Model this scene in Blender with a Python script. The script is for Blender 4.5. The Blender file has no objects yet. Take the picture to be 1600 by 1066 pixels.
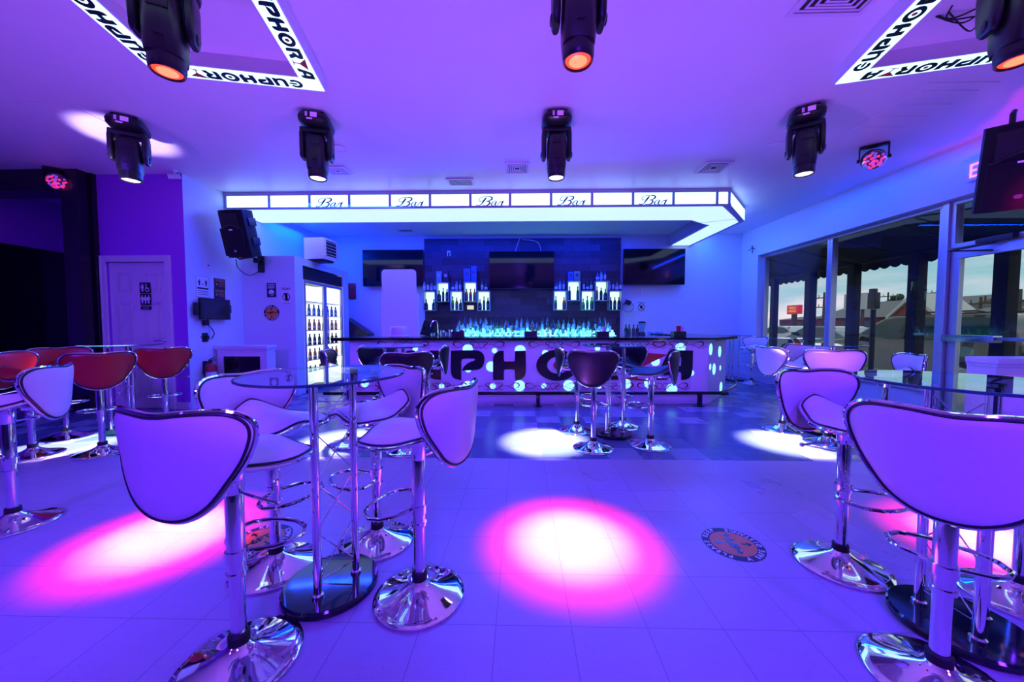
import bpy, bmesh, math, random
from mathutils import Vector, Matrix
from mathutils.geometry import tessellate_polygon
random.seed(7)
PI = math.pi
SC = bpy.context.scene
COL = SC.collection
R = math.radians
# ------------------------------------------------------------------ camera
H = 1.22; FPX = 562.0
PITCH = R(2.55); YAW = R(1.32)
CEIL = 3.35
cd = bpy.data.cameras.new('camera'); cam = bpy.data.objects.new('camera', cd); COL.objects.link(cam)
cd.sensor_width = 36; cd.lens = 36 * FPX / 1600; cd.clip_start = .02; cd.clip_end = 300
cam.location = (0, 0, H); cam.rotation_euler = (PI / 2 - PITCH, 0, YAW)
SC.camera = cam
_M = cam.rotation_euler.to_matrix()
def ray(px, py): return _M @ Vector(((px - 800) / FPX, -(py - 533) / FPX, -1))
def az(px, py, Z=0.0):
    r = ray(px, py); t = (Z - H) / r.z; return Vector((r.x * t, r.y * t, Z))
def ay(px, py, Y):
    r = ray(px, py); t = Y / r.y; return Vector((r.x * t, Y, H + r.z * t))
def ax(px, py, X):
    r = ray(px, py); t = X / r.x; return Vector((X, r.y * t, H + r.z * t))

# ------------------------------------------------------------------ materials
def mat(name, col=(.8, .8, .8), rough=.5, metal=0., emit=None, es=1., spec=.5, coat=0.):
    m = bpy.data.materials.new(name); m.use_nodes = True
    b = m.node_tree.nodes['Principled BSDF']
    b.inputs['Base Color'].default_value = (*col, 1); b.inputs['Roughness'].default_value = rough
    b.inputs['Metallic'].default_value = metal; b.inputs['Specular IOR Level'].default_value = spec
    b.inputs['Coat Weight'].default_value = coat
    if emit: b.inputs['Emission Color'].default_value = (*emit, 1); b.inputs['Emission Strength'].default_value = es
    return m
def nd(m, t, **k):
    n = m.node_tree.nodes.new(t)
    for a, v in k.items():
        if a in n.inputs.keys() if hasattr(n.inputs, 'keys') else False: n.inputs[a].default_value = v
        else: setattr(n, a, v)
    return n
def lk(m, a, b): m.node_tree.links.new(a, b)
def grain(m, scale=60, amt=.08, bump=.02, colamt=.12):
    """noise in colour, roughness and bump"""
    b = m.node_tree.nodes['Principled BSDF']; c = tuple(b.inputs['Base Color'].default_value)
    tc = nd(m, 'ShaderNodeTexCoord'); n = nd(m, 'ShaderNodeTexNoise'); n.inputs['Scale'].default_value = scale; n.inputs['Detail'].default_value = 4
    lk(m, tc.outputs['Object'], n.inputs['Vector'])
    mx = nd(m, 'ShaderNodeMix', data_type='RGBA'); mx.inputs[6].default_value = tuple(x * (1 - colamt) for x in c[:3]) + (1,); mx.inputs[7].default_value = tuple(min(1, x * (1 + colamt * .5)) for x in c[:3]) + (1,)
    lk(m, n.outputs['Fac'], mx.inputs[0]); lk(m, mx.outputs[2], b.inputs['Base Color'])
    mr = nd(m, 'ShaderNodeMapRange'); r = b.inputs['Roughness'].default_value
    mr.inputs[3].default_value = max(.01, r - amt); mr.inputs[4].default_value = r + amt
    lk(m, n.outputs['Fac'], mr.inputs[0]); lk(m, mr.outputs[0], b.inputs['Roughness'])
    if bump:
        bp = nd(m, 'ShaderNodeBump'); bp.inputs['Strength'].default_value = bump; bp.inputs['Distance'].default_value = .01
        lk(m, n.outputs['Fac'], bp.inputs['Height']); lk(m, bp.outputs[0], b.inputs['Normal'])
    return m
def bottleglass(name, c):
    m = glassmat(name, c, (.8, 1, 1), 1.5, .03, 1.6); t = m.node_tree; x = [n for n in t.nodes if n.type == 'MIX_SHADER'][0]; tr = [n for n in t.nodes if n.type == 'BSDF_TRANSPARENT'][0]
    d = t.nodes.new('ShaderNodeBsdfTranslucent'); e = t.nodes.new('ShaderNodeBsdfDiffuse'); d.inputs[0].default_value = (*c, 1); e.inputs[0].default_value = (*c, 1); a = t.nodes.new('ShaderNodeMixShader'); b = t.nodes.new('ShaderNodeMixShader'); b.inputs[0].default_value = .42
    t.links.new(d.outputs[0], a.inputs[1]); t.links.new(e.outputs[0], a.inputs[2]); t.links.new(tr.outputs[0], b.inputs[1]); t.links.new(a.outputs[0], b.inputs[2]); t.links.new(b.outputs[0], x.inputs[1]); return m
def glassmat(name, tint=(.9, .97, 1), gloss=(.9, .95, 1), ior=1.45, rough=.0, boost=1.):
    m = bpy.data.materials.new(name); m.use_nodes = True; t = m.node_tree; t.nodes.clear()
    o = t.nodes.new('ShaderNodeOutputMaterial'); tr = t.nodes.new('ShaderNodeBsdfTransparent'); g = t.nodes.new('ShaderNodeBsdfGlossy')
    f = t.nodes.new('ShaderNodeFresnel'); x = t.nodes.new('ShaderNodeMixShader'); f.inputs['IOR'].default_value = ior
    tr.inputs[0].default_value = (*tint, 1); g.inputs[0].default_value = (*gloss, 1); g.inputs['Roughness'].default_value = rough
    ma = t.nodes.new('ShaderNodeMath'); ma.operation = 'MULTIPLY'; ma.inputs[1].default_value = boost; ma.use_clamp = True
    gm = t.nodes.new('ShaderNodeNewGeometry'); iv = t.nodes.new('ShaderNodeMath'); iv.operation = 'SUBTRACT'; iv.inputs[0].default_value = 1; t.links.new(gm.outputs['Backfacing'], iv.inputs[1]); m2 = t.nodes.new('ShaderNodeMath'); m2.operation = 'MULTIPLY'
    t.links.new(f.outputs[0], ma.inputs[0]); t.links.new(ma.outputs[0], m2.inputs[0]); t.links.new(iv.outputs[0], m2.inputs[1]); t.links.new(m2.outputs[0], x.inputs[0]); t.links.new(tr.outputs[0], x.inputs[1]); t.links.new(g.outputs[0], x.inputs[2]); t.links.new(x.outputs[0], o.inputs[0])
    return m
M = {}
M['wall'] = grain(mat('painted_plaster', (.68, .74, .84), .45), 25, .06, .04, .05)
M['ceil'] = grain(mat('ceiling_paint', (.82, .82, .84), .38), 3, .08, .03, .04)
M['purplewall'] = grain(mat('violet_paint', (.42, .07, .72), .55), 20, .05, .04, .06)
M['white'] = grain(mat('white_laminate', (.76, .72, .80), .35), 40, .06, .01, .05)
M['door'] = grain(mat('door_paint', (.75, .72, .76), .4), 30, .05, .02, .05)
M['black'] = grain(mat('black_plastic', (.012, .012, .016), .35), 80, .08, .03, .3)
M['blackgloss'] = grain(mat('black_gloss_paint', (.008, .008, .012), .12), 30, .05, .0, .3)
M['darkgrey'] = grain(mat('dark_grey_metal', (.02, .02, .026), .5, .1), 50, .08, .02, .2)
M['vinylW'] = grain(mat('white_vinyl', (.80, .78, .80), .38), 45, .07, .05, .06)
M['vinylB'] = grain(mat('black_vinyl', (.005, .006, .014), .38, spec=.32), 60, .07, .06, .2)
M['vinylR'] = grain(mat('red_vinyl', (.42, .012, .02), .36), 60, .07, .06, .2)
M['chrome'] = mat('chrome', (.86, .87, .9), .055, 1.)
M['brushed'] = mat('brushed_steel', (.5, .52, .58), .2, 1.)
M['piping'] = mat('dark_piping', (.012, .010, .03), .4)
M['rubber'] = mat('black_rubber', (.01, .01, .012), .6)
M['matte'] = grain(mat('matte_black', (.008, .008, .012), .65, spec=.25), 60, .05, .02, .2)
M['alu'] = grain(mat('window_aluminium', (.55, .57, .62), .35, .6), 70, .07, .01, .08)
M['cream_frame'] = grain(mat('canopy_frame_paint', (.45, .42, .6), .4), 50, .05, .01, .05)
M['screen'] = mat('screen_glass', (.004, .004, .008), .06)
M['tabletop'] = glassmat('table_glass', (.72, .90, .93), (.9, .97, 1), 1.5, .0, 1.3)
M['glassedge'] = mat('glass_edge', (.02, .10, .13), .1)
M['pane'] = glassmat('window_glass', (.86, .93, .95), (.8, .9, 1), 1.45)
M['baseB'] = grain(mat('black_base_glass', (.006, .02, .022), .08), 20, .04, .0, .2)
M['red'] = grain(mat('red_print', (.45, .01, .03), .4), 50, .05, .0, .1)
M['swirl'] = mat('red_filigree_print', (.26, .0, .02), .4)
M['ink'] = mat('black_print', (.004, .004, .012), .2)
M['inkblue'] = mat('script_print', (.01, .003, .05), .4)
M['canopy'] = mat('canopy_light_panel', (.8, .9, 1), .3, emit=(.62, .90, 1.40), es=1.0)
M['canopyF'] = mat('canopy_sign_panel', (.8, .9, 1), .3, emit=(.75, 1.3, 2.4), es=1.2)
M['bandlit'] = mat('ceiling_band_panel', (.8, .9, .9), .3, emit=(.55, 1., .95), es=1.35)
M['dome'] = glassmat('clear_dome', (.8, .75, .9), (1, 1, 1), 1.5, .08, 4.)
M['dimwall'] = mat('dim_paint', (.05, .025, .09), .6)
M['dotlit'] = mat('lit_disc', (.6, .9, 1), .3, emit=(.30, .92, 1.), es=1.3)
M['shelflit'] = mat('shelf_backlight', (.7, .95, 1), .3, emit=(.55, 1., .90), es=1.5)
M['shelfwood'] = mat('shelf_box_paint', (.25, .30, .3), .5)
M['tierlit'] = mat('tier_backlight', (.6, .95, 1), .3, emit=(.22, .85, 1.), es=1.5)
M['lensW'] = mat('white_lens', (.9, .9, 1), .2, emit=(1, .85, 1), es=3.5)
M['lensR'] = mat('red_lens', (.15, .02, .01), .2, emit=(1, .05, .02), es=2.2)
M['lensRc'] = mat('red_lens_core', (.15, .05, .03), .2, emit=(1, .26, .10), es=1.7)
M['exit'] = mat('exit_letter', (.9, .2, .2), .3, emit=(1, .16, .28), es=2.6)
M['led'] = mat('indicator_led', (.6, .2, .8), .3, emit=(.5, .15, 1), es=.5)
M['fridgelit'] = mat('fridge_interior', (.9, .95, 1), .4, emit=(1, .93, .78), es=1.5)
M['orange'] = grain(mat('orange_decal', (.72, .25, .06), .4), 40, .05, .01, .1)
M['navy'] = mat('navy_decal', (.01, .01, .05), .4)
M['whiteprint'] = mat('white_print', (.8, .8, .85), .4)
M['neonpink'] = mat('neon_pink', (.9, .1, .3), .3, emit=(1, .03, .12), es=1.5)
for n, c in dict(bg_clear=(.55, .85, .9), bg_green=(.10, .45, .12), bg_amber=(.45, .18, .04), bg_blue=(.10, .25, .7), bg_dark=(.03, .05, .06)).items():
    M[n] = bottleglass(n + '_glass', c)
M['cap'] = mat('bottle_cap', (.05, .05, .06), .3, .5)
M['label'] = mat('bottle_label', (.55, .6, .6), .5)
M['labeld'] = mat('dark_bottle_label', (.05, .06, .12), .5)
M['pinklabel'] = mat('pink_label', (.8, .25, .4), .5)

# ------------------------------------------------------------------ mesh helpers
class MB:
    def __init__(s): s.v = []; s.f = []; s.m = []; s.cur = 0
    def add(s, vs, fs):
        o = len(s.v); s.v += [tuple(v) for v in vs]; s.f += [tuple(i + o for i in f) for f in fs]; s.m += [s.cur] * len(fs); return s
    def box(s, c, d, rot=None, bev=0.):
        """c centre, d full dims"""
        hx, hy, hz = d[0] / 2, d[1] / 2, d[2] / 2
        if bev <= 0:
            vs = [Vector((x, y, z)) for x in (-hx, hx) for y in (-hy, hy) for z in (-hz, hz)]
            fs = [(0, 1, 3, 2), (4, 6, 7, 5), (0, 4, 5, 1), (2, 3, 7, 6), (0, 2, 6, 4), (1, 5, 7, 3)]
        else:
            bm = bmesh.new(); bmesh.ops.create_cube(bm, size=1)
            for v in bm.verts: v.co = Vector((v.co.x * d[0], v.co.y * d[1], v.co.z * d[2]))
            bmesh.ops.bevel(bm, geom=list(bm.edges), offset=min(bev, min(d) * .45), segments=2, affect='EDGES', profile=.7)
            bm.verts.index_update(); vs = [v.co.copy() for v in bm.verts]; fs = [tuple(v.index for v in f.verts) for f in bm.faces]; bm.free()
        c = Vector(c)
        if rot is not None: vs = [rot @ v for v in vs]
        return s.add([v + c for v in vs], fs)
    def bb(s, a, b, bev=0.):
        a = Vector(a); b = Vector(b); return s.box((a + b) / 2, [abs(x) for x in (b - a)], None, bev)
    def lathe(s, prof, c=(0, 0, 0), n=32, mtx=None, cap=True):
        """prof list of (r, z)"""
        vs = []; fs = []
        for r, z in prof:
            for k in range(n):
                a = 2 * PI * k / n; vs.append(Vector((r * math.cos(a), r * math.sin(a), z)))
        for i in range(len(prof) - 1):
            for k in range(n):
                k2 = (k + 1) % n; fs.append((i * n + k, i * n + k2, (i + 1) * n + k2, (i + 1) * n + k))
        if cap:
            fs.append(tuple(range(n - 1, -1, -1))); L = (len(prof) - 1) * n; fs.append(tuple(range(L, L + n)))
        if mtx is not None: vs = [mtx @ v for v in vs]
        c = Vector(c); return s.add([v + c for v in vs], fs)
    def cyl(s, a, b, r, n=16, r2=None):
        a = Vector(a); b = Vector(b); d = b - a; q = Vector((0, 0, 1)).rotation_difference(d.normalized()).to_matrix()
        return s.lathe([(r, 0), (r if r2 is None else r2, d.length)], a, n, q)
    def tube(s, pts, r, n=8, closed=False, sy=1.):
        pts = [Vector(p) for p in pts]; N = len(pts); rr = r if isinstance(r, (list, tuple)) else [r] * N
        vs = []; fs = []; prev = None
        for i, p in enumerate(pts):
            a = pts[(i - 1) % N] if (closed or i > 0) else p; b = pts[(i + 1) % N] if (closed or i < N - 1) else p
            t = (b - a).normalized()
            if prev is None:
                u = t.cross(Vector((0, 0, 1)))
                if u.length < .1: u = t.cross(Vector((1, 0, 0)))
            else: u = prev - t * prev.dot(t)
            u.normalize(); prev = u; w = t.cross(u)
            for k in range(n):
                q = 2 * PI * k / n; vs.append(p + (u * math.cos(q) + w * math.sin(q) * sy) * rr[i])
        for i in range(N if closed else N - 1):
            j = (i + 1) % N
            for k in range(n):
                k2 = (k + 1) % n; fs.append((i * n + k, i * n + k2, j * n + k2, j * n + k))
        if not closed: fs.append(tuple(range(n - 1, -1, -1))); fs.append(tuple(range((N - 1) * n, N * n)))
        return s.add(vs, fs)
    def poly(s, loops, th, fn=None):
        """loops of 2D points (first outer, rest holes), extruded th along +z then mapped by fn"""
        L3 = [[Vector((x, y, 0)) for x, y in l] for l in loops]
        flat = [p for l in L3 for p in l]; tri = tessellate_polygon(L3); n = len(flat)
        vs = [Vector((p.x, p.y, 0)) for p in flat] + [Vector((p.x, p.y, th)) for p in flat]
        fs = [tuple(t) for t in tri] + [tuple(i + n for i in reversed(t)) for t in tri]
        o = 0
        for l in L3:
            k = len(l)
            for i in range(k): j = (i + 1) % k; fs.append((o + i, o + j, o + j + n, o + i + n))
            o += k
        if fn: vs = [Vector(fn(v)) for v in vs]
        return s.add(vs, fs)
    def sphere(s, c, r, n=16, m=10, sc=(1, 1, 1), mtx=None):
        prof = [(max(1e-4, r * math.sin(PI * i / m)), -r * math.cos(PI * i / m)) for i in range(m + 1)]
        S = Matrix.Diagonal(sc); S = S if mtx is None else mtx @ S
        return s.lathe(prof, c, n, S, cap=False)
    def build(s, name, m, parent=None, smooth=True, ang=35):
        me = bpy.data.meshes.new(name); me.from_pydata([tuple(v) for v in s.v], [], s.f); me.validate(); 
        ms = m if isinstance(m, (list, tuple)) else [m]
        for x in ms: me.materials.append(M[x] if isinstance(x, str) else x)
        if len(ms) > 1 and len(me.polygons) == len(s.m):
            for p, k in zip(me.polygons, s.m): p.material_index = k
        bm = bmesh.new(); bm.from_mesh(me); bmesh.ops.recalc_face_normals(bm, faces=bm.faces)
        if smooth:
            for f in bm.faces: f.smooth = True
            for e in bm.edges:
                if len(e.link_faces) == 2 and e.calc_face_angle(0) > R(ang): e.smooth = False
        bm.to_mesh(me); bm.free()
        o = bpy.data.objects.new(name, me); COL.objects.link(o)
        if parent is not None: o.parent = parent
        return o
def tag(o, label=None, cat=None, group=None, kind=None):
    if label: o['label'] = label
    if cat: o['category'] = cat
    if group: o['group'] = group
    if kind: o['kind'] = kind
    return o
def thing(name, label, cat, loc=(0, 0, 0), rz=0., group=None):
    o = bpy.data.objects.new(name, None); COL.objects.link(o); o.empty_display_size = .1
    o.location = loc; o.rotation_euler = (0, 0, rz); return tag(o, label, cat, group)
def struct(o, label=None, cat=None):
    o['kind'] = 'structure'
    o['label'] = label or o.name.replace('_', ' ') + ' of the lounge room'
    o['category'] = cat or o.name.split('_')[0]
    return o
def copy_tree(root, loc=None, rz=None, label=None, group=None):
    kids = {}
    def rec(o, par):
        c = o.copy(); COL.objects.link(c)
        if par is not None: c.parent = par; c.matrix_parent_inverse = o.matrix_parent_inverse.copy()
        for ch in ALLKIDS.get(o.name, []): rec(ch, c)
        return c
    ALLKIDS = {}
    for o in bpy.data.objects:
        if o.parent: ALLKIDS.setdefault(o.parent.name, []).append(o)
    c = rec(root, None)
    if loc is not None: c.location = loc
    if rz is not None: c.rotation_euler = (0, 0, rz)
    if label: c['label'] = label
    if group: c['group'] = group
    return c
def face(fx, fy): return math.atan2(fy, fx) - PI / 2
def chaikin(p, n=2, closed=True):
    for _ in range(n):
        q = []
        N = len(p)
        for i in range(N if closed else N - 1):
            a = p[i]; b = p[(i + 1) % N]
            q.append(tuple(a[k] * .75 + b[k] * .25 for k in range(len(a)))); q.append(tuple(a[k] * .25 + b[k] * .75 for k in range(len(a))))
        if not closed: q = [p[0]] + q + [p[-1]]
        p = q
    return p
def catmull(p, k=6, closed=False):
    out = []; N = len(p); dim = len(p[0])
    for i in range(N if closed else N - 1):
        P = [p[(i + j) % N] if closed else p[min(max(i + j, 0), N - 1)] for j in (-1, 0, 1, 2)]
        for s in range(k):
            t = s / k
            out.append(tuple(.5 * (2 * P[1][d] + (P[2][d] - P[0][d]) * t + (2 * P[0][d] - 5 * P[1][d] + 4 * P[2][d] - P[3][d]) * t * t + (3 * P[1][d] - P[0][d] - 3 * P[2][d] + P[3][d]) * t ** 3) for d in range(dim)))
    if not closed: out.append(tuple(p[-1]))
    return out
def ribbon(mb, pts, th=.002, fn=None, k=6):
    """calligraphic stroke: pts (x, y, width)"""
    c = catmull(pts, k); L = []; Rr = []
    for i in range(len(c)):
        a = c[max(i - 1, 0)]; b = c[min(i + 1, len(c) - 1)]
        dx, dy = b[0] - a[0], b[1] - a[1]; l = math.hypot(dx, dy) or 1; w = max(c[i][2], .0004) / 2
        L.append((c[i][0] - dy / l * w, c[i][1] + dx / l * w)); Rr.append((c[i][0] + dy / l * w, c[i][1] - dx / l * w))
    n = len(c); vs = []; fs = []
    for i in range(n):
        for (x, y) in (L[i], Rr[i]):
            for z in (0, th): vs.append(Vector((x, y, z)))
    for i in range(n - 1):
        o = i * 4; fs += [(o, o + 4, o + 6, o + 2), (o + 1, o + 3, o + 7, o + 5), (o, o + 1, o + 5, o + 4), (o + 2, o + 6, o + 7, o + 3)]
    fs += [(0, 2, 3, 1), ((n - 1) * 4, (n - 1) * 4 + 1, (n - 1) * 4 + 3, (n - 1) * 4 + 2)]
    if fn: vs = [Vector(fn(v)) for v in vs]
    mb.add(vs, fs)
def textmb(mb, s, size, fn, th=.002, align='CENTER', bold=0.):
    cu = bpy.data.curves.new('t', 'FONT'); cu.body = s; cu.size = size; cu.align_x = align; cu.align_y = 'CENTER'; cu.extrude = th / 2; cu.resolution_u = 3; cu.offset = bold
    o = bpy.data.objects.new('t', cu); COL.objects.link(o); dg = bpy.context.evaluated_depsgraph_get()
    me = bpy.data.meshes.new_from_object(o.evaluated_get(dg))
    mb.add([fn(v.co) for v in me.vertices], [tuple(p.vertices) for p in me.polygons])
    bpy.data.objects.remove(o); bpy.data.curves.remove(cu); bpy.data.meshes.remove(me)
# ================================================================== node materials for the setting
def mth(m, op, a, b=None, c=None):
    n = m.node_tree.nodes.new('ShaderNodeMath'); n.operation = op
    for i, x in enumerate((a, b, c)):
        if x is None: continue
        if isinstance(x, (int, float)): n.inputs[i].default_value = x
        else: m.node_tree.links.new(x, n.inputs[i])
    return n.outputs[0]
def mixc(m, f, a, b):
    n = m.node_tree.nodes.new('ShaderNodeMix'); n.data_type = 'RGBA'
    for i, x in ((0, f), (6, a), (7, b)):
        if isinstance(x, tuple): n.inputs[i].default_value = (*x, 1)
        elif isinstance(x, (int, float)): n.inputs[i].default_value = x
        else: m.node_tree.links.new(x, n.inputs[i])
    return n.outputs[2]
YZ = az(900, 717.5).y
def floor_material():
    m = mat('vinyl_tile_floor', (.6, .6, .65), .22); b = m.node_tree.nodes['Principled BSDF']; T = .3048
    tc = nd(m, 'ShaderNodeTexCoord'); sp = nd(m, 'ShaderNodeSeparateXYZ'); lk(m, tc.outputs['Object'], sp.inputs[0])
    x = mth(m, 'ADD', mth(m, 'DIVIDE', sp.outputs[0], T), 100.32); y = mth(m, 'ADD', mth(m, 'DIVIDE', mth(m, 'SUBTRACT', sp.outputs[1], YZ), T), 100.0)
    fx = mth(m, 'FLOOR', x); fy = mth(m, 'FLOOR', y); rx = mth(m, 'FRACT', x); ry = mth(m, 'FRACT', y)
    cb = nd(m, 'ShaderNodeCombineXYZ'); lk(m, fx, cb.inputs[0]); lk(m, fy, cb.inputs[1])
    wn = nd(m, 'ShaderNodeTexWhiteNoise', noise_dimensions='3D'); lk(m, cb.outputs[0], wn.inputs['Vector']); rnd = wn.outputs['Value']
    ex = mth(m, 'MINIMUM', rx, mth(m, 'SUBTRACT', 1, rx)); ey = mth(m, 'MINIMUM', ry, mth(m, 'SUBTRACT', 1, ry)); e = mth(m, 'MINIMUM', ex, ey)
    joint = mth(m, 'LESS_THAN', e, .0055)
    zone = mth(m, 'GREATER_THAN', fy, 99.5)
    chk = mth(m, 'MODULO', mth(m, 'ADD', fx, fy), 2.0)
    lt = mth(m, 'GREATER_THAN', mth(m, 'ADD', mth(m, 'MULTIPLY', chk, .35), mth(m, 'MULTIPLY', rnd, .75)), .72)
    n1 = nd(m, 'ShaderNodeTexNoise'); n1.inputs['Scale'].default_value = 9; n1.inputs['Detail'].default_value = 6; mp = nd(m, 'ShaderNodeMapping'); mp.inputs['Scale'].default_value = (1, 3.2, 1)
    lk(m, tc.outputs['Object'], mp.inputs[0]); lk(m, mp.outputs[0], n1.inputs['Vector'])
    n2 = nd(m, 'ShaderNodeTexNoise'); n2.inputs['Scale'].default_value = 75; n2.inputs['Detail'].default_value = 3; lk(m, mp.outputs[0], n2.inputs['Vector'])
    speck = mth(m, 'GREATER_THAN', n2.outputs['Fac'], .665)
    n3 = nd(m, 'ShaderNodeTexNoise'); n3.inputs['Scale'].default_value = 1.3; n3.inputs['Detail'].default_value = 5; lk(m, tc.outputs['Object'], n3.inputs['Vector'])
    main = mixc(m, n3.outputs['Fac'], (.37, .33, .47), (.53, .48, .62)); main = mixc(m, mth(m, 'MULTIPLY', rnd, .22), main, (.30, .30, .36)); main = mixc(m, mth(m, 'MULTIPLY', n1.outputs['Fac'], .22), main, (.26, .25, .30))
    main = mixc(m, mth(m, 'MULTIPLY', speck, .60), main, (.16, .14, .18))
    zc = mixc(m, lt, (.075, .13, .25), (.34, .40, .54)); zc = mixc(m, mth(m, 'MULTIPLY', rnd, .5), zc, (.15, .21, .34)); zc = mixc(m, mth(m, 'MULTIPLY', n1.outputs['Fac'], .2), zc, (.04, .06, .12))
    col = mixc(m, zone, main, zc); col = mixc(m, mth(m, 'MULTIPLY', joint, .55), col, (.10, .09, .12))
    lk(m, col, b.inputs['Base Color'])
    rg = mth(m, 'ADD', mth(m, 'MULTIPLY', n3.outputs['Fac'], .18), mth(m, 'MULTIPLY', rnd, .07)); rg = mth(m, 'ADD', rg, mth(m, 'SUBTRACT', .20, mth(m, 'MULTIPLY', zone, .07))); lk(m, rg, b.inputs['Roughness'])
    bp = nd(m, 'ShaderNodeBump'); bp.inputs['Strength'].default_value = .12; bp.inputs['Distance'].default_value = .004
    lk(m, mth(m, 'SUBTRACT', mth(m, 'MULTIPLY', n1.outputs['Fac'], .3), joint), bp.inputs['Height']); lk(m, bp.outputs[0], b.inputs['Normal'])
    return m
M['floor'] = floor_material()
def stone_material():
    m = mat('dark_stone_veneer', (.05, .05, .07), .45); b = m.node_tree.nodes['Principled BSDF']
    tc = nd(m, 'ShaderNodeTexCoord'); sp = nd(m, 'ShaderNodeSeparateXYZ'); lk(m, tc.outputs['Object'], sp.inputs[0]); cb = nd(m, 'ShaderNodeCombineXYZ'); lk(m, sp.outputs[0], cb.inputs[0]); lk(m, sp.outputs[2], cb.inputs[1])
    br = nd(m, 'ShaderNodeTexBrick'); lk(m, cb.outputs[0], br.inputs[0]); br.inputs['Scale'].default_value = 1; br.inputs['Brick Width'].default_value = .62; br.inputs['Row Height'].default_value = .155; br.inputs['Mortar Size'].default_value = .004
    br.inputs['Color1'].default_value = (.008, .008, .014, 1); br.inputs['Color2'].default_value = (.075, .05, .095, 1); br.inputs['Mortar'].default_value = (.01, .01, .015, 1); br.offset = .37; br.inputs['Bias'].default_value = -.1
    n = nd(m, 'ShaderNodeTexNoise'); n.inputs['Scale'].default_value = 9; n.inputs['Detail'].default_value = 6; lk(m, cb.outputs[0], n.inputs['Vector'])
    lk(m, mixc(m, mth(m, 'MULTIPLY', n.outputs['Fac'], .6), br.outputs[0], (.008, .008, .014)), b.inputs['Base Color'])
    bp = nd(m, 'ShaderNodeBump'); bp.inputs['Strength'].default_value = .5; bp.inputs['Distance'].default_value = .02; lk(m, n.outputs['Fac'], bp.inputs['Height']); lk(m, bp.outputs[0], b.inputs['Normal'])
    return m
M['stone'] = stone_material()
M['asphalt'] = grain(mat('asphalt', (.10, .10, .11), .8), 12, .05, .1, .3)
M['concrete'] = grain(mat('sidewalk_concrete', (.3, .29, .28), .8), 8, .05, .05, .2)
M['awning'] = grain(mat('awning_canvas', (.012, .012, .02), .8), 30, .05, .05, .3)
M['roofing'] = grain(mat('grey_shingles', (.21, .19, .19), .8), 14, .05, .1, .3)
M['brickred'] = grain(mat('red_brick_far', (.30, .07, .05), .8), 6, .05, .05, .3)
M['siding'] = grain(mat('pale_siding', (.62, .58, .55), .7), 5, .05, .02, .1)
M['brown'] = grain(mat('brown_wood', (.12, .07, .05), .7), 10, .05, .05, .3)
M['carpaint'] = mat('taupe_car_paint', (.055, .042, .042), .25, .3, coat=1)
M['carsilver'] = mat('silver_car_paint', (.5, .47, .45), .25, .4, coat=1)
M['carteal'] = mat('dark_teal_car_paint', (.03, .09, .11), .25, .4, coat=1)
M['carglass'] = mat('car_glass', (.01, .03, .035), .08)
M['signred'] = mat('red_sign_face', (.75, .02, .02), .4, emit=(.9, .02, .02), es=.35)
M['signyel'] = mat('yellow_sign_letter', (.9, .6, .1), .4, emit=(1, .55, .08), es=.5)
M['taillight'] = mat('tail_light', (.4, .01, .01), .2)
M['bark'] = M['brown']; M['leaves'] = grain(mat('tree_leaves', (.05, .07, .03), .8), 5, .05, .1, .4)

# ================================================================== room shell
XR = 5.2; XL = -4.77; YB = 8.65; YP = 5.06; XLL = -7.6; YF = -3.6
def slab(name, a, b, m, label=None, bev=0.):
    o = MB().bb(a, b, bev).build(name, m, smooth=False); return struct(o, label)
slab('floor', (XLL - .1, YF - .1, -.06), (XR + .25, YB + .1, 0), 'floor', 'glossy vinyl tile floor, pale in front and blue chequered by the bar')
slab('ceiling', (XLL - .1, YF - .1, CEIL), (XR + .25, YB + .1, CEIL + .1), 'ceil', 'smooth white painted ceiling lit purple and blue')
slab('wall_back', (XL - .1, YB, 0), (XR + .25, YB + .12, CEIL), 'wall', 'pale wall behind the bar, lit blue')
slab('wall_left', (XLL - .12, YF, 0), (XLL, 6.3, CEIL), 'purplewall', 'violet side wall of the annex')
slab('wall_front', (XLL - .1, YF - .12, 0), (XR + .25, YF, CEIL), 'dimwall', 'plain dark violet wall facing the bar')
slab('wall_side', (XL - .12, YP + .0005, 0), (XL, YB, CEIL), 'wall', 'pale side wall with small signs, lit blue')
# violet wall with a door opening
DX0, DX1, DZ = -5.93, -5.07, 2.12
m = MB(); m.bb((-6.05, YP, 0), (DX0, YP + .12, CEIL)); m.bb((DX1, YP, 0), (XL - .1205, YP + .12, CEIL)); m.bb((XL - .1205, YP - .004, 0), (XL, YP, CEIL)); m.bb((DX0, YP, DZ), (DX1, YP + .12, CEIL))
struct(m.build('wall_violet', 'purplewall', smooth=False), 'violet wall around the white restroom door')
# annex
slab('wall_annex', (XLL, 6.1, 0), (XL - .12, 6.2, 3.2), 'purplewall', 'violet end wall seen through the black portal')
slab('ceiling_annex', (XLL, YP + .12, 3.2), (XL - .12, 6.1, 3.3), 'purplewall', 'low violet ceiling of the annex')
m = MB(); m.bb((-6.29, YP - .20, 0), (-6.05, YP + .12, CEIL), .01); m.bb((-6.05, YP - .06, 0), (-6.015, YP, CEIL)); m.bb((XLL, YP - .20, 3.06), (-6.29, YP + .12, CEIL), .01)
struct(m.build('column_portal', 'blackgloss', smooth=False), 'black glossy portal frame around the annex opening', 'portal')
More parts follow.
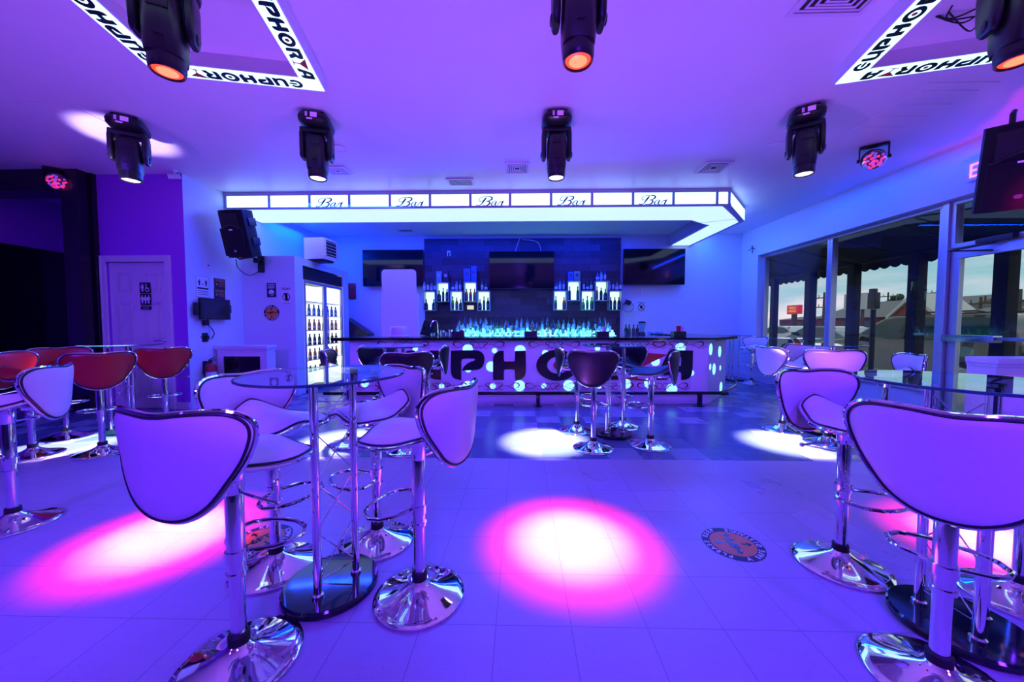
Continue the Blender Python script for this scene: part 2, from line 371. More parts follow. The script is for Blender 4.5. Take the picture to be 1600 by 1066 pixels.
# right (window) wall
YJ = ax(1184.4, 402, XR).y; ZS = .37; ZT = 2.74; YD0 = ax(1470, 500, XR + .17).y
YW2 = ax(1484, 420, XR + .17).y; YW1 = ax(1300, 420, XR + .17).y; YDE = YW2 - 1.08; YWE = .9
XG = XR + .17
m = MB(); m.bb((XR, YJ, 0), (XR + .25, YB, CEIL)); m.bb((XR, YWE, ZT), (XR + .25, YJ, CEIL)); m.bb((XR, YW2 + .03, 0), (XR + .25, YJ, ZS)); m.bb((XR, YWE, 0), (XR + .25, YDE - .06, ZS)); m.bb((XR, YF, 0), (XR + .25, YWE, CEIL))
struct(m.build('wall_right', 'wall', smooth=False), 'pale wall around the shop windows, lit blue')
# window frames and panes
def window(n, y0, y1, z0, z1, lab):
    f = MB(); t = .05; X0 = XG - .05; X1 = XG + .05
    f.bb((X0, y0, z0), (X1, y1, z0 + t), .004); f.bb((X0, y0, z1 - t), (X1, y1, z1), .004); f.bb((X0, y0, z0 + t), (X1, y0 + t, z1 - t), .004); f.bb((X0, y1 - t, z0 + t), (X1, y1, z1 - t), .004)
    f.bb((X0 - .02, y0 + .008, z1 - .012), (X0, y1 - .008, z1), .003)
    o = struct(f.build(n, 'alu', smooth=False), lab, 'window')
    g = MB().bb((XG - .004, y0 + t, z0 + t), (XG + .004, y1 - t, z1 - t)).build('pane', 'pane', o, smooth=False)
    return o
window('window_1', YW1 + .002, YJ, ZS, ZT, 'aluminium shop window nearest the bar end of the room')
window('window_2', YW2 + .042, YW1 - .002, ZS, ZT, 'wide aluminium shop window between the mullions')
window('window_3', YWE, YDE - .06, ZS, ZT, 'aluminium shop window beyond the glass door')
window('window_4', YDE, YW2 - .03, 2.16, ZT, 'transom window above the glass door')
m = MB(); m.bb((XG - .08, YW2 - .03, 0), (XG + .08, YW2 + .04, ZT), .006); m.bb((XG - .08, YDE - .06, 0), (XG + .08, YDE, ZT), .006)
struct(m.build('trim_door_post', 'alu', smooth=False), 'aluminium posts either side of the glass door', 'trim')
# glass door
d = MB(); y0, y1 = YDE + .005, YW2 - .035; t = .09
d.bb((XG - .03, y0, .01), (XG + .03, y1, .16), .004); d.bb((XG - .03, y0, 2.03), (XG + .03, y1, 2.15), .004); d.bb((XG - .03, y0, .16), (XG + .03, y0 + t, 2.03), .004); d.bb((XG - .03, y1 - t, .16), (XG + .03, y1, 2.03), .004)
door = struct(d.build('door_2', 'alu', smooth=False), 'aluminium framed glass street door', 'door')
MB().bb((XG - .004, y0 + t, .16), (XG + .004, y1 - t, 2.03)).build('pane', 'pane', door, smooth=False)
h = MB(); h.bb((XG - .11, y0 + .04, 1.045), (XG - .07, y1 - .04, 1.085), .006); h.bb((XG - .13, y1 - .52, 1.02), (XG - .03, y1 - .02, 1.10), .008); h.build('push_bar', 'brushed', door)
h = MB(); h.bb((XG - .12, y1 - .62, 2.15), (XG - .05, y1 - .30, 2.21), .01); h.cyl((XG - .09, y1 - .46, 2.14), (XG - .20, y1 - .12, 2.11), .01, 8); h.cyl((XG - .20, y1 - .12, 2.11), (XG - .06, y1 - .42, 2.06), .01, 8); h.build('door_closer', 'darkgrey', door)
# wooden-look window ledge
slab('trim_sill', (XR - .04, YW2 + .05, ZS), (XG - .051, YJ - .002, ZS + .03), 'alu', 'narrow ledge under the shop windows')
# baseboards
for n, a, b in (('baseboard_side', (XL, YP, 0), (XL + .015, 5.45, .1)), ('baseboard_violet', (DX1 + .09, YP - .015, 0), (XL, YP, .1)), ('baseboard_back', (3.9, YB - .015, 0), (XR, YB, .1)), ('baseboard_right', (XR - .015, YW2 + .1, 0), (XR, YB - .015, .1))):
    slab(n, a, b, 'white')
# restroom door : six panels
fr = MB(); fr.bb((DX0 - .09, YP - .02, 0), (DX0, YP + .05, DZ + .09), .006); fr.bb((DX1, YP - .02, 0), (DX1 + .09, YP + .05, DZ + .09), .006); fr.bb((DX0, YP - .02, DZ), (DX1, YP + .05, DZ + .09), .006)
fr.bb((DX0 - .075, YP - .03, 0), (DX0 - .055, YP - .018, DZ + .07), .003); fr.bb((DX1 + .055, YP - .03, 0), (DX1 + .075, YP - .018, DZ + .07), .003)
struct(fr.build('trim_door_frame', 'door', smooth=False), 'white moulded casing of the restroom door', 'trim')
ds = MB(); W = DX1 - DX0
Yd = YP + .03
ds.bb((DX0 + .004, Yd, .012), (DX1 - .004, Yd + .04, DZ - .004))
for k in range(2):
    xa = DX0 + .11 + k * (W / 2 - .03); xb = xa + W / 2 - .19
    for za, zb in ((.2, .82), (.95, 1.56), (1.68, 1.98)):
        for q, ins in ((.012, 0), (.02, .03)):
            w = .018
            p = ((xa + ins, za + ins), (xb - ins, zb - ins))
            (ax_, az_), (bx_, bz_) = p
            ds.bb((ax_, Yd - q * .6, az_), (bx_, Yd, az_ + w), .003); ds.bb((ax_, Yd - q * .6, bz_ - w), (bx_, Yd, bz_), .003)
            ds.bb((ax_, Yd - q * .6, az_), (ax_ + w, Yd, bz_), .003); ds.bb((bx_ - w, Yd - q * .6, az_), (bx_, Yd, bz_), .003)
        ds.bb((xa + .06, Yd - .008, za + .06), (xb - .06, Yd, zb - .06), .004)
dr = struct(ds.build('door_1', 'door', smooth=False), 'white six panel restroom door in the violet wall', 'door')
h = MB(); h.lathe([(.028, 0), (.028, .012)], (DX1 - .07, Yd, 1.0), 16, Matrix.Rotation(PI / 2, 3, 'X')); h.tube([(DX1 - .07, Yd - .01, 1.0), (DX1 - .07, Yd - .05, 1.0), (DX1 - .10, Yd - .055, 1.0), (DX1 - .19, Yd - .05, .995)], .009, 8); h.build('door_handle', 'chrome', dr)
MB().bb((DX0, YP - .03, 0), (DX1, YP + .02, .012)).build('threshold', 'signyel' if False else 'brushed', dr, smooth=False)

# block housing the cooler
XB = ay(461, 450, 6.1).x; YB2 = ax(543.6, 426.5, XB).y; ZB = 2.40
F0 = ax(474, 500, XB).y + .02; F1 = ax(537, 500, XB).y; FZ = ax(474, 415, XB).z
m = MB(); m.bb((XL, 6.1, 0), (XB, F0, ZB)); m.bb((XL, F1, 0), (XB, YB2, ZB)); m.bb((XL, F0, FZ), (XB, F1, ZB)); m.bb((XL, F0, 0), (XB - .62, F1, FZ))
struct(m.build('partition', 'wall', smooth=False), 'pale box wall housing the drinks cooler', 'wall')
# ================================================================== bar stools
def stool_meshes():
    H0 = .70
    out = catmull([(0, .262), (.10, .270), (.185, .266), (.228, .238), (.236, .190), (.212, .115), (.174, .048), (.128, -.014), (.066, -.054), (0, -.065), (-.066, -.054), (-.128, -.014), (-.174, .048), (-.212, .115), (-.236, .190), (-.228, .238), (-.185, .266), (-.10, .270)], 4, True)
    def bk(u, v, off=0.):
        y = -.215 - .10 * v + 1.45 * u * u * (.65 + .35 * min(1, max(0, (v + .08) / .2))) + (.55 * v * v if v < 0 else 0) 
        y = y + off
        return Vector((u, y, H0 + v))
    def shell(out, cen, fn, th, edge):
        """padded shell: rings from centre to outline, two faces"""
        n = len(out); K = 9; vs = []; fs = []
        for side in (1, -1):
            base = len(vs); vs.append(fn(cen[0], cen[1], side * (edge + th)))
            for k in range(1, K + 1):
                t = (k / K) ** .85
                for (a, b) in out:
                    u = cen[0] + (a - cen[0]) * t; v = cen[1] + (b - cen[1]) * t
                    vs.append(fn(u, v, side * (edge + th * math.sqrt(max(0, 1 - t ** 5)))))
            for i in range(n):
                j = (i + 1) % n
                fs.append((base, base + 1 + i, base + 1 + j))
                for k in range(K - 1):
                    o = base + 1 + k * n; fs.append((o + i, o + n + i, o + n + j, o + j))
        a0 = 1 + (K - 1) * n; b0 = len(vs) // 2 + 1 + (K - 1) * n
        for i in range(n): j = (i + 1) % n; fs.append((a0 + i, b0 + i, b0 + j, a0 + j))
        return vs, fs
    mb = MB(); mb.add(*shell(out, (0, .11), bk, .016, .006)); back = mb
    bt = MB().tube([bk(a, b) for a, b in out], .0085, 8, True)
    bp = MB(); 
    for s in (-.011, .011): bp.tube([bk(a * .968, .11 + (b - .11) * .968, s) for a, b in out], .0048, 6, True)
    so = catmull([(0, .215), (.085, .212), (.160, .192), (.203, .140), (.212, .070), (.190, 0), (.150, -.065), (.120, -.120), (.085, -.165), (0, -.182), (-.085, -.165), (-.120, -.120), (-.150, -.065), (-.190, 0), (-.212, .070), (-.203, .140), (-.160, .192), (-.085, .212)], 4, True)
    def st(u, v, off=0.):
        z = H0 + .066 - .60 * u * u * (1 - .35 * max(0, v) / .2) + (1.6 * v * v if v < 0 else 0) * (1 - min(1, abs(u) / .2) * .6) - .5 * max(0, v - .09) ** 2 * 4 + .012 * math.cos(min(PI, abs(u) / .13 * PI)) * (1 if v > -.15 else 1)
        return Vector((u, v, z + off))
    sm = MB(); sm.add(*shell(so, (0, .03), st, .016, .006))
    stt = MB().tube([st(a, b) for a, b in so], .0085, 8, True)
    sp = MB().tube([st(a * .965, .03 + (b - .03) * .965, .012) for a, b in so], .0048, 6, True)
    plate = MB().bb((-.07, -.08, H0 + .024), (.07, .08, H0 + .038), .004); plate.lathe([(.029, H0 - .075), (.032, H0 - .07), (.034, H0 + .024)], n=24)
    br = MB().tube([(0, -.06, H0 + .026), (0, -.13, H0 + .02), (0, -.175, H0 + .03), (0, -.185, H0 + .06)], .014, 8, sy=2.2)
    col = MB().lathe([(.0285, .335), (.0285, .63), (.027, .635)], n=28); col.lathe([(.0335, .325), (.0335, .34)], n=28)
    gas = MB().lathe([(.0245, .085), (.0245, .34)], n=28)
    collar = MB().lathe([(.034, .072), (.034, .108), (.031, .112)], n=28)
    base = MB().lathe([(.196, .0), (.2, .003), (.2, .009), (.196, .013), (.17, .019), (.13, .030), (.095, .042), (.066, .056), (.046, .068), (.040, .076), (.036, .080)], n=56)
    fr = MB(); z = .40
    fr.tube([(.02, .028, z), (.10, .06, z), (.135, .10, z), (.145, .15, z), (.118, .20, z), (.06, .228, z), (0, .234, z), (-.06, .228, z), (-.118, .20, z), (-.145, .15, z), (-.135, .10, z), (-.10, .06, z), (-.02, .028, z)], .0085, 8)
    fr.lathe([(.0345, z - .018), (.0345, z + .018)], n=24)
    lv = MB().tube([(.02, 0, H0 - .07), (.10, -.02, H0 - .075), (.19, -.03, H0 - .085)], .005, 6); lv.sphere((.2, -.031, H0 - .086), .011, 10, 6)
    return dict(seat=(sm, 'V'), seat_trim=(stt, 'chrome'), seat_piping=(sp, 'piping'), backrest=(back, 'V'), backrest_trim=(bt, 'chrome'), backrest_piping=(bp, 'piping'), mounting_plate=(plate, 'chrome'), bracket=(br, 'chrome'), column=(col, 'chrome'), gas_lift=(gas, 'chrome'), collar=(collar, 'rubber'), base=(base, 'chrome'), footrest=(fr, 'chrome'), lever=(lv, 'chrome'))
SM = stool_meshes(); PROTO = {}
def stool(kind, px, py, F, label, group, dz=0., xy=None):
    p = az(px, py) if xy is None else Vector((*xy, 0))
    rz = face(*F)
    if kind not in PROTO:
        t = thing('bar_stool', label, 'bar stool', (p.x, p.y, 0), rz, group)
        for n, (mb, m) in SM.items():
            o = mb.build(n, dict(W='vinylW', B='vinylB', R='vinylR')[kind] if m == 'V' else m, t)
        PROTO[kind] = t
    else: t = copy_tree(PROTO[kind], (p.x, p.y, 0), rz, label, group)
    if dz:
        for c in bpy.data.objects:
            if c.parent == t and c.name.split('.')[0] not in ('base', 'collar', 'gas_lift'): c.location.z += dz
    return t
GW = 'white bar stools'; GB = 'black bar stools'; GR = 'red bar stools'
stool('W', 375, 1034, (.10, .99), 'white bar stool with its back turned, nearest the camera beside the full glass table', GW, 0)
stool('W', 432, 885, (.92, -.39), 'white bar stool behind the near glass table, seat facing the glass, over the floor decal', GW)
stool('W', 656, 930, (-.95, .30), 'white bar stool seen side-on between the near glass table and the pink light pool', GW)
stool('W', 590, 845, (-.62, -.78), 'white bar stool behind the near glass table, in front of the black stools', GW)
stool('W', 22, 820, (-.85, -.5), 'white bar stool cut by the picture edge, beside the red stools', GW)
stool('R', 52, 712, (.97, .15), 'red bar stool cut by the picture edge, behind the white one', GR)
stool('R', 105, 684, (.85, -.5), 'red bar stool showing its padded front, behind the other red stools', GR)
stool('R', 161, 708, (-.8, .6), 'red bar stool with its back turned, standing in the white light pool', GR)
stool('R', 261, 674, (-.70, .71), 'red bar stool with its back turned, in front of the restroom door', GR)
stool('B', 547, 693, (.95, .3), 'dark bar stool standing in front of the lit drinks cooler', GB)
stool('B', 598, 668, (.6, -.8), 'black bar stool under the far glass table, close to the end of the bar', GB)
stool('B', 637, 704, (-.35, .94), 'black bar stool with its back turned, showing just above the white stool', GB, .0)
stool('B', 669, 668, (-1, -.15), 'black bar stool turned side-on, in front of the letter P on the bar', GB)
stool('B', 927, 701, (.30, .95), 'black bar stool with its back turned, in front of the round letter O', GB, .01)
stool('B', 901, 673, (.95, -.1), 'black bar stool side-on behind the one with its back turned', GB)
stool('B', 973, 667, (-.5, -.86), 'black bar stool behind the slim glass table, closest to the bar', GB)
stool('B', 1016, 697, (-.93, .36), 'black bar stool in front of the letter A, facing the slim table', GB)
stool('W', 1465, 1068, (.76, .65), 'white bar stool with a broad back turned, nearest the camera beside the street door table', GW, 0)
stool('W', 1312, 882, (.1, -.99), 'white bar stool between the round floor decal and the street door table', GW)
stool('W', 1592, 935, (-.9, -.1), 'white bar stool at the picture edge, beyond the street door table', GW)
stool('W', 1222, 672, (1, .1), 'white bar stool closest to the bar end, side-on to the window table', GW)
stool('W', 1292, 693, (.5, .82), 'white bar stool with its back turned at the window table, half lit pink', GW, .01)
stool('W', 0, 0, (-.9, .3), 'white bar stool at the window table, backed by the parked car', GW, -.04, xy=(3.72, 3.72))
stool('W', 0, 0, (-.5, -.86), 'bluish white bar stool behind the posts of the window table', GW, .0, xy=(3.62, 4.58))
stool('W', 1174, 600, (-.75, -.65), 'small far white bar stool in the corner behind the bar end', GW)
stool('B', 0, 0, (.7, -.7), 'black bar stool against the shop window, behind the white ones', GB, .05, xy=(4.05, 5.1))

# ================================================================== glass tables
def glass_table(label, c, ang, R0=.34, first=[None]):
    if first[0] is None:
        t = thing('glass_table', label, 'table', (c[0], c[1], 0), ang, 'round glass bar tables')
        MB().lathe([(R0 - .004, .990), (R0, .993), (R0, .999), (R0 - .004, 1.002)], n=72).build('tabletop', 'tabletop', t)
        MB().lathe([(R0 - .0005, .9905), (R0 + .0025, .993), (R0 + .0025, .999), (R0 - .0005, 1.0015)], n=72, cap=False).build('glass_edge', 'glassedge', t)
        MB().lathe([(.195, 0), (.205, .006), (.205, .026), (.198, .034), (.10, .036)], n=56).build('base', 'baseB', t)
        P = [(.107 * math.cos(a), .107 * math.sin(a)) for a in (R(90), R(210), R(330))]
        for x, y in P:
            m = MB(); m.lathe([(.0165, .036), (.0165, .978)], (x, y, 0), 20); m.lathe([(.024, .036), (.024, .046), (.017, .052)], (x, y, 0), 20); m.lathe([(.018, .97), (.026, .978), (.026, .99)], (x, y, 0), 20); m.build('post', 'chrome', t)
        m = MB()
        zs = [.10, .32, .54, .76, .95]
        for i in range(3):
            a = Vector((*P[i], 0)); b = Vector((*P[(i + 1) % 3], 0))
            for k in range(4 if i == 0 else 0):
                z0, z1 = zs[k], zs[k + 1]
                p, q = (a, b) if k % 2 else (b, a)
                m.cyl(p + Vector((0, 0, z0)), q + Vector((0, 0, z1)), .0026, 6)
                m.cyl(q + Vector((0, 0, z0)), p + Vector((0, 0, z1)), .0026, 6)
            for z in (.10, .86): m.cyl(a + Vector((0, 0, z)), b + Vector((0, 0, z)), .003, 6)
        m.build('cross_bracing', 'chrome', t)
        first[0] = t; return t
    return copy_tree(first[0], (c[0], c[1], 0), ang, label)
def cen3(a, b, side):
    mx, my = (a.x + b.x) / 2, (a.y + b.y) / 2; dx, dy = b.x - a.x, b.y - a.y; l = math.hypot(dx, dy)
    n = (-dy / l * side, dx / l * side); r = l / (2 * math.sqrt(3)); return (mx + n[0] * r, my + n[1] * r)
la, lb = az(497, 945), az(557, 905)
c1 = cen3(la, lb, 1); glass_table('round glass table on chrome posts, nearest and seen whole, among white stools', c1, math.atan2(la.y - c1[1], la.x - c1[0]) - R(90))
ra, rb = az(1435, 954), az(1527, 1015)
c4 = cen3(ra, rb, 1); glass_table('round glass table reflecting the sky, cut by the picture edge by the street door', c4, math.atan2(ra.y - c4[1], ra.x - c4[0]) - R(90))
for lab, c, a in (('round glass table in front of the restroom door, among red stools', (-4.53, 3.98), .5), ('round glass table of the black stools in front of the bar beginning', (-1.34, 3.80), .2), ('round glass table among black stools below the letters of the bar', (1.03, 3.98), .15), ('round glass table by the shop window among white stools', (3.45, 4.12), .7), ('small far glass table behind the bar end in the corner', (4.72, 8.05), .4), ('round glass table close to the shop window behind the others', (4.5, 6.0), .1)):
    glass_table(lab, c, a)
# ================================================================== lettering
def ell(cx, cy, rx, ry, n=28, a0=0, a1=2 * PI, close=True):
    k = n if close else n + 1
    return [(cx + rx * math.cos(a0 + (a1 - a0) * i / n), cy + ry * math.sin(a0 + (a1 - a0) * i / n)) for i in range(k)]
def G(letter):
    """list of (loops, colour) with unit height; bold rounded club lettering"""
    c = chaikin
    if letter == 'E':
        o = ell(.52, .5, .52, .5, 26, R(32), R(318), False); i = ell(.55, .5, .30, .27, 22, R(312), R(38), False)
        bar = [(.42, .40), (1.02, .42), (1.04, .58), (.42, .60)]
        return [([o + i], 'k'), ([c(bar, 1)], 'k')], 1.08
    if letter == 'U': return [([c([(0, 1), (.30, 1), (.30, 1), (.30, .45), (.34, .24), (.56, .24), (.72, .30), (.72, .5), (.72, 1), (.72, 1), (1.03, 1), (1.03, 1), (1.03, .0), (1.03, .0), (.80, .02), (.74, .10), (.5, 0), (.2, .0), (0, .12), (0, .5)], 2)], 'k')], 1.08
    if letter == 'P': return [([c([(.0, 1), (.0, 1), (.70, 1.02), (.98, 1.0), (1.13, .84), (1.13, .58), (1.02, .38), (.80, .33), (.36, .32), (.36, .32), (.46, .50), (.60, .60), (.80, .66), (.82, .72), (.70, .735), (.36, .73), (.34, .60), (.34, -.01), (.34, -.01), (.12, .03), (0, .14), (-.02, .5)], 2)], 'k')], 1.16
    if letter == 'H': return [([c([(.18, 1), (.36, .99), (.36, .99), (.36, .63), (.42, .63), (.68, .63), (.73, .63), (.73, .99), (.73, .99), (1.09, 1), (1.09, 1), (1.10, .5), (1.10, .16), (.92, 0), (.74, 0), (.74, 0), (.73, .34), (.68, .36), (.42, .36), (.36, .34), (.36, 0), (.36, 0), (.0, 0), (0, 0), (-.01, .5), (0, .84)], 2)], 'k')], 1.14
    if letter == 'O': return [([ell(.64, .5, .64, .53, 36), ell(.66, .5, .33, .29, 28)], 'k'), ([ell(.66, .5, .14, .15, 18)], 'r')], 1.32
    if letter == 'R': return [([c([(.02, 1), (.02, 1), (.75, 1.0), (1.05, .92), (1.08, .68), (.98, .48), (.86, .42), (1.0, .3), (1.1, 0), (1.1, 0), (.74, 0), (.74, 0), (.66, .24), (.5, .36), (.4, .36), (.5, .52), (.66, .60), (.74, .68), (.66, .73), (.36, .73), (.33, .6), (.33, 0), (.33, 0), (.1, .02), (0, .12), (0, .5)], 2)], 'k')], 1.16
    if letter == 'I': return [([[(-.22, 1.02), (1.02, .86), (.42, .44), (.32, .06), (.62, -.02), (.60, -.06), (-.02, .04), (0, .08), (.24, .07), (.33, .46)]], 'r')], .86
    if letter == 'A': return [([c([(.42, 1), (.6, 1.02), (1.16, 1), (1.16, 1), (1.16, .3), (1.1, .08), (.94, .0), (.80, 0), (.80, 0), (.80, .24), (.76, .27), (.42, .27), (.36, .2), (.34, 0), (.34, 0), (-.02, 0), (-.02, 0), (.05, .26), (.28, .8)], 2), c([(.46, .48), (.78, .48), (.78, .48), (.78, .78), (.78, .78), (.64, .76)], 1)], 'k')], 1.2
def letters(word, parent, size, fn, th, gap=.10, name='letter', only=None):
    """letters laid along +x from 0, each a part"""
    x = 0; tot = sum(G(l)[1] + gap for l in word) - gap
    blk = MB(); red = MB()
    for i, l in enumerate(word):
        polys, w = G(l)
        for loops, c in polys:
            tgt = blk if c == 'k' else red
            tgt.poly([[((x + a) * size, b * size) for a, b in lp] for lp in loops], th, fn)
        x += w + gap
    return blk, red, tot * size

# ================================================================== bar counter
PB0 = Vector((az(548, 632).x, az(548, 632).y, 0)); PB1 = az(1105, 631); BA = math.atan2(PB1.y - PB0.y, PB1.x - PB0.x); BL = math.hypot(PB1.x - PB0.x, PB1.y - PB0.y)
bdir = Vector((math.cos(BA), math.sin(BA), 0)); bnor = Vector((math.sin(BA), -math.cos(BA), 0))
def plane_hit(px, py, p0, d):
    r = ray(px, py); n = Vector((d.y, -d.x, 0)); t = n.dot(p0 - Vector((0, 0, H))) / n.dot(r); q = Vector((0, 0, H)) + r * t
    return (q - p0).dot(d), q.z
bar = thing('bar_counter', 'long white bar counter with big black and red lettering, lit discs and dark top', 'bar counter', PB0, BA)
CH = (BL + .78, .84)
foot = [(0, 0), (BL, 0), CH, (CH[0], 2.7), (CH[0] - .5, 2.7), (CH[0] - .5, 1.1), (BL - .2, .55), (0, .55)]
MB().poly([foot], .99).build('front_panel', 'white', bar, smooth=False)
topp = [(-.23, -.12), (BL + .05, -.12), (CH[0] + .16, CH[1] - .07), (CH[0] + .16, 2.75), (CH[0] - .6, 2.75), (CH[0] - .6, 1.15), (BL - .24, .64), (-.23, .64)]
MB().poly([topp], .036, lambda v: (v.x, v.y, v.z + .992)).build('bar_top', 'blackgloss', bar, smooth=False)
MB().poly([[(x, y) for x, y in topp]], .012, lambda v: ((v.x - BL / 2) * .998 + BL / 2, (v.y - .3) * .985 + .3, v.z + .9905 - .012 + .0015)).build('edge_trim', 'brushed', bar, smooth=False)
def onbar(v): return (v.x, -.0008 - v.z, v.y)
WORD = [('E', 565, 620), ('U', 632, 690), ('P', 705, 757), ('H', 770.5, 822), ('O', 838, 903), ('R', 916, 968), ('I', 975, 1030), ('A', 1027, 1082)]
for l, a, b in WORD:
    xa, zt = plane_hit(a, 548, PB0, bdir); xb, zb = plane_hit(b, 593.5, PB0, bdir); xb = plane_hit(b, 570, PB0, bdir)[0]
    polys, w = G(l); sz = zt - zb; sx = (xb - xa) / w / sz * 1.03
    k = MB(); r = MB()
    for loops, c in polys: (k if c == 'k' else r).poly([[((p * sx) * sz, q * sz) for p, q in lp] for lp in loops], .014, lambda v: onbar(Vector((v.x + xa, v.y + zb, v.z))))
    o = None
    if k.v: o = k.build('letter', 'ink', bar, smooth=False)
    if r.v:
        r2 = r.build('letter' if o is None else 'letter_centre', 'red', bar if o is None else o, smooth=False)
DISC = [(570, 546, 5.6), (649, 545, 4), (731, 546, 8), (772.7, 548, 4), (812.7, 548, 8.5), (852, 552, 5), (767.6, 573, 8), (731.6, 577, 5), (570, 599, 6), (690, 603.6, 4), (731, 603.6, 8), (770, 603.6, 4.5), (811.6, 603, 8.7), (849.5, 603, 4), (888.7, 602.5, 8.6), (933.7, 545, 4), (936, 603, 4.5), (977.6, 600, 8), (1004.6, 581, 4), (1024, 565, 7), (1014.8, 599, 8.3), (1063, 544, 8), (1049.7, 608, 8.5), (1080, 583, 4.5), (568, 573, 4), (610, 604, 8), (650, 603, 4.5), (610, 546, 8), (900, 560, 4)]
for a, b, r in DISC:
    x, z = plane_hit(a, b, PB0, bdir); rr = r * 5.5 / FPX
    MB().poly([ell(x, z, rr, rr, 28)], .003, lambda v: (v.x, -.0006 - v.z, v.y)).build('lit_disc', 'dotlit', bar, smooth=False)
cd0 = PB0 + bdir * BL; cdir = Vector((CH[0] - BL, CH[1], 0)); cdir.normalize(); cdw = Matrix.Rotation(BA, 3, 'Z') @ cdir; cn = Vector((cdir.y, -cdir.x, 0))
for a, b, r in ((1110.5, 546, 8.5), (1124.4, 549.5, 8.5), (1109.6, 573.5, 4.5), (1115.6, 577, 8.5), (1125.3, 575, 4), (1126.4, 604.7, 8)):
    t, z = plane_hit(a, b, cd0, cdw); rr = r * 6.0 / FPX
    t = max(rr + .02, min(t, 1.12 - rr))
    MB().poly([ell(t, z, rr, rr, 28)], .003, lambda v: Vector((BL, 0, 0)) + cdir * v.x + cn * (.0006 + v.z) + Vector((0, 0, v.y))).build('lit_disc', 'dotlit', bar, smooth=False)
def motif(mb, cx, cz, s, h, fn):
    def P(pts, mir):
        return [((-x if mir else x) * s + cx, y * h + cz, w) for x, y, w in pts]
    for mir in (0, 1):
        ribbon(mb, P([(.03, -.25, .003), (.0, .15, .006), (.06, .42, .008), (.16, .40, .006), (.20, .05, .005), (.13, -.30, .010), (.05, -.38, .012), (.03, -.2, .006)], mir), .002, fn, 5)
        ribbon(mb, P([(.10, .44, .003), (.24, .46, .006), (.30, .25, .012), (.22, .0, .015), (.18, -.2, .010), (.25, -.44, .007), (.34, -.40, .004)], mir), .002, fn, 5)
        ribbon(mb, P([(.28, -.10, .003), (.40, .12, .006), (.52, .0, .007), (.66, -.25, .007), (.80, -.42, .006), (.92, -.30, .005), (.97, -.05, .003)], mir), .002, fn, 5)
        ribbon(mb, P([(.50, -.05, .003), (.60, .25, .006), (.72, .45, .009), (.84, .40, .018), (.88, .10, .020), (.80, -.18, .010), (.70, -.22, .003)], mir), .002, fn, 5)
for py in (539.5, 604.0):
    for cxp in (630, 748, 866, 1000, 1078) if py < 560 else (600, 690, 772, 860, 950, 1035): 
        x, z = plane_hit(cxp, py, PB0, bdir)
        x = max(.47, min(BL - .47, x)); mb = MB(); motif(mb, x, z, .44, .115, lambda v: (v.x, -.0042 - v.z, v.y)); mb.build('filigree_scroll', 'swirl', bar, smooth=False)
m = MB(); m.tube(catmull([(-.1, -.17, .205), (.1, -.19, .205), (BL - .3, -.19, .205), (BL + .08, -.19, .205), (CH[0] + .12, CH[1] - .14, .205), (CH[0] + .2, CH[1] + .3, .205), (CH[0] + .2, 2.6, .205)], 4), .024, 10)
rail = m.build('foot_rail', 'blackgloss', bar)
for a in (594, 716, 839, 961, 1083):
    x = plane_hit(a, 620, PB0, bdir)[0]
    if a in (716, 961): continue
    m = MB(); m.bb((x - .028, -.215, .0), (x + .028, -.165, .19), .004); m.bb((x - .06, -.23, .0), (x + .06, -.15, .012), .003); m.build('rail_post', 'blackgloss', bar)

# ================================================================== lit canopy above the bar
CY = 5.79; CZ0 = 3.085
can = thing('bar_canopy', 'illuminated canopy over the bar with script lettering on alternate panels', 'canopy', (0, CY, CZ0))
def cl(v): return (v[0], v[1] - CY, v[2] - CZ0)
XO = [(XL + .004, CY), (3.28, CY), (4.05, 6.69), (4.05, YB - .004)]
XI = [(3.50, YB - .004), (3.50, 6.95), (3.04, 6.62), (XL + .004, 6.62)]
MB().poly([[(x, y - CY) for x, y in XO + XI]], CEIL - .003 - CZ0, lambda v: (v.x, v.y, v.z + .012)).build('frame', 'cream_frame', can, smooth=False)
# front sign panels
DV = [355, 421, 484, 546, 609.5, 672, 735, 797, 861, 925, 989, 1052, 1120, 1136]
PX = [ay(a, 312, CY).x for a in DV]; PX[0] = XL + .02; PX[-1] = 3.26
Z0, Z1 = ay(700, 322.5, CY).z, ay(700, 304, CY).z
def bar_script(mb, fn, s):
    S = [[(95, 292, 9), (104, 300, 6), (125, 299, 5), (150, 286, 7), (172, 258, 12), (192, 232, 13), (208, 214, 9)],
         [(172, 246, 2), (148, 254, 4), (128, 250, 5), (124, 234, 5), (146, 214, 4), (190, 204, 4), (240, 204, 6), (270, 214, 11), (268, 232, 12), (240, 248, 6), (205, 254, 3)],
         [(205, 254, 3), (236, 258, 8), (246, 272, 13), (230, 292, 10), (200, 303, 5), (172, 300, 4), (160, 292, 3)],
         [(322, 262, 3), (304, 255, 4), (280, 266, 6), (264, 288, 10), (268, 302, 6), (284, 298, 3), (306, 276, 3), (322, 258, 3)],
         [(324, 256, 8), (312, 276, 10), (304, 296, 8), (314, 303, 4), (332, 294, 3), (352, 270, 3)],
         [(332, 296, 3), (352, 276, 4), (366, 257, 5)], [(366, 258, 6), (380, 263, 7), (396, 257, 8), (408, 249, 4)], [(394, 260, 10), (382, 282, 12), (373, 298, 8), (380, 303, 4), (396, 292, 2)]]
    for st in S: ribbon(mb, [((x - 250) / 110 * s, (254 - y) / 110 * s, w / 110 * s * 1.4) for x, y, w in st], .002, fn, 5)
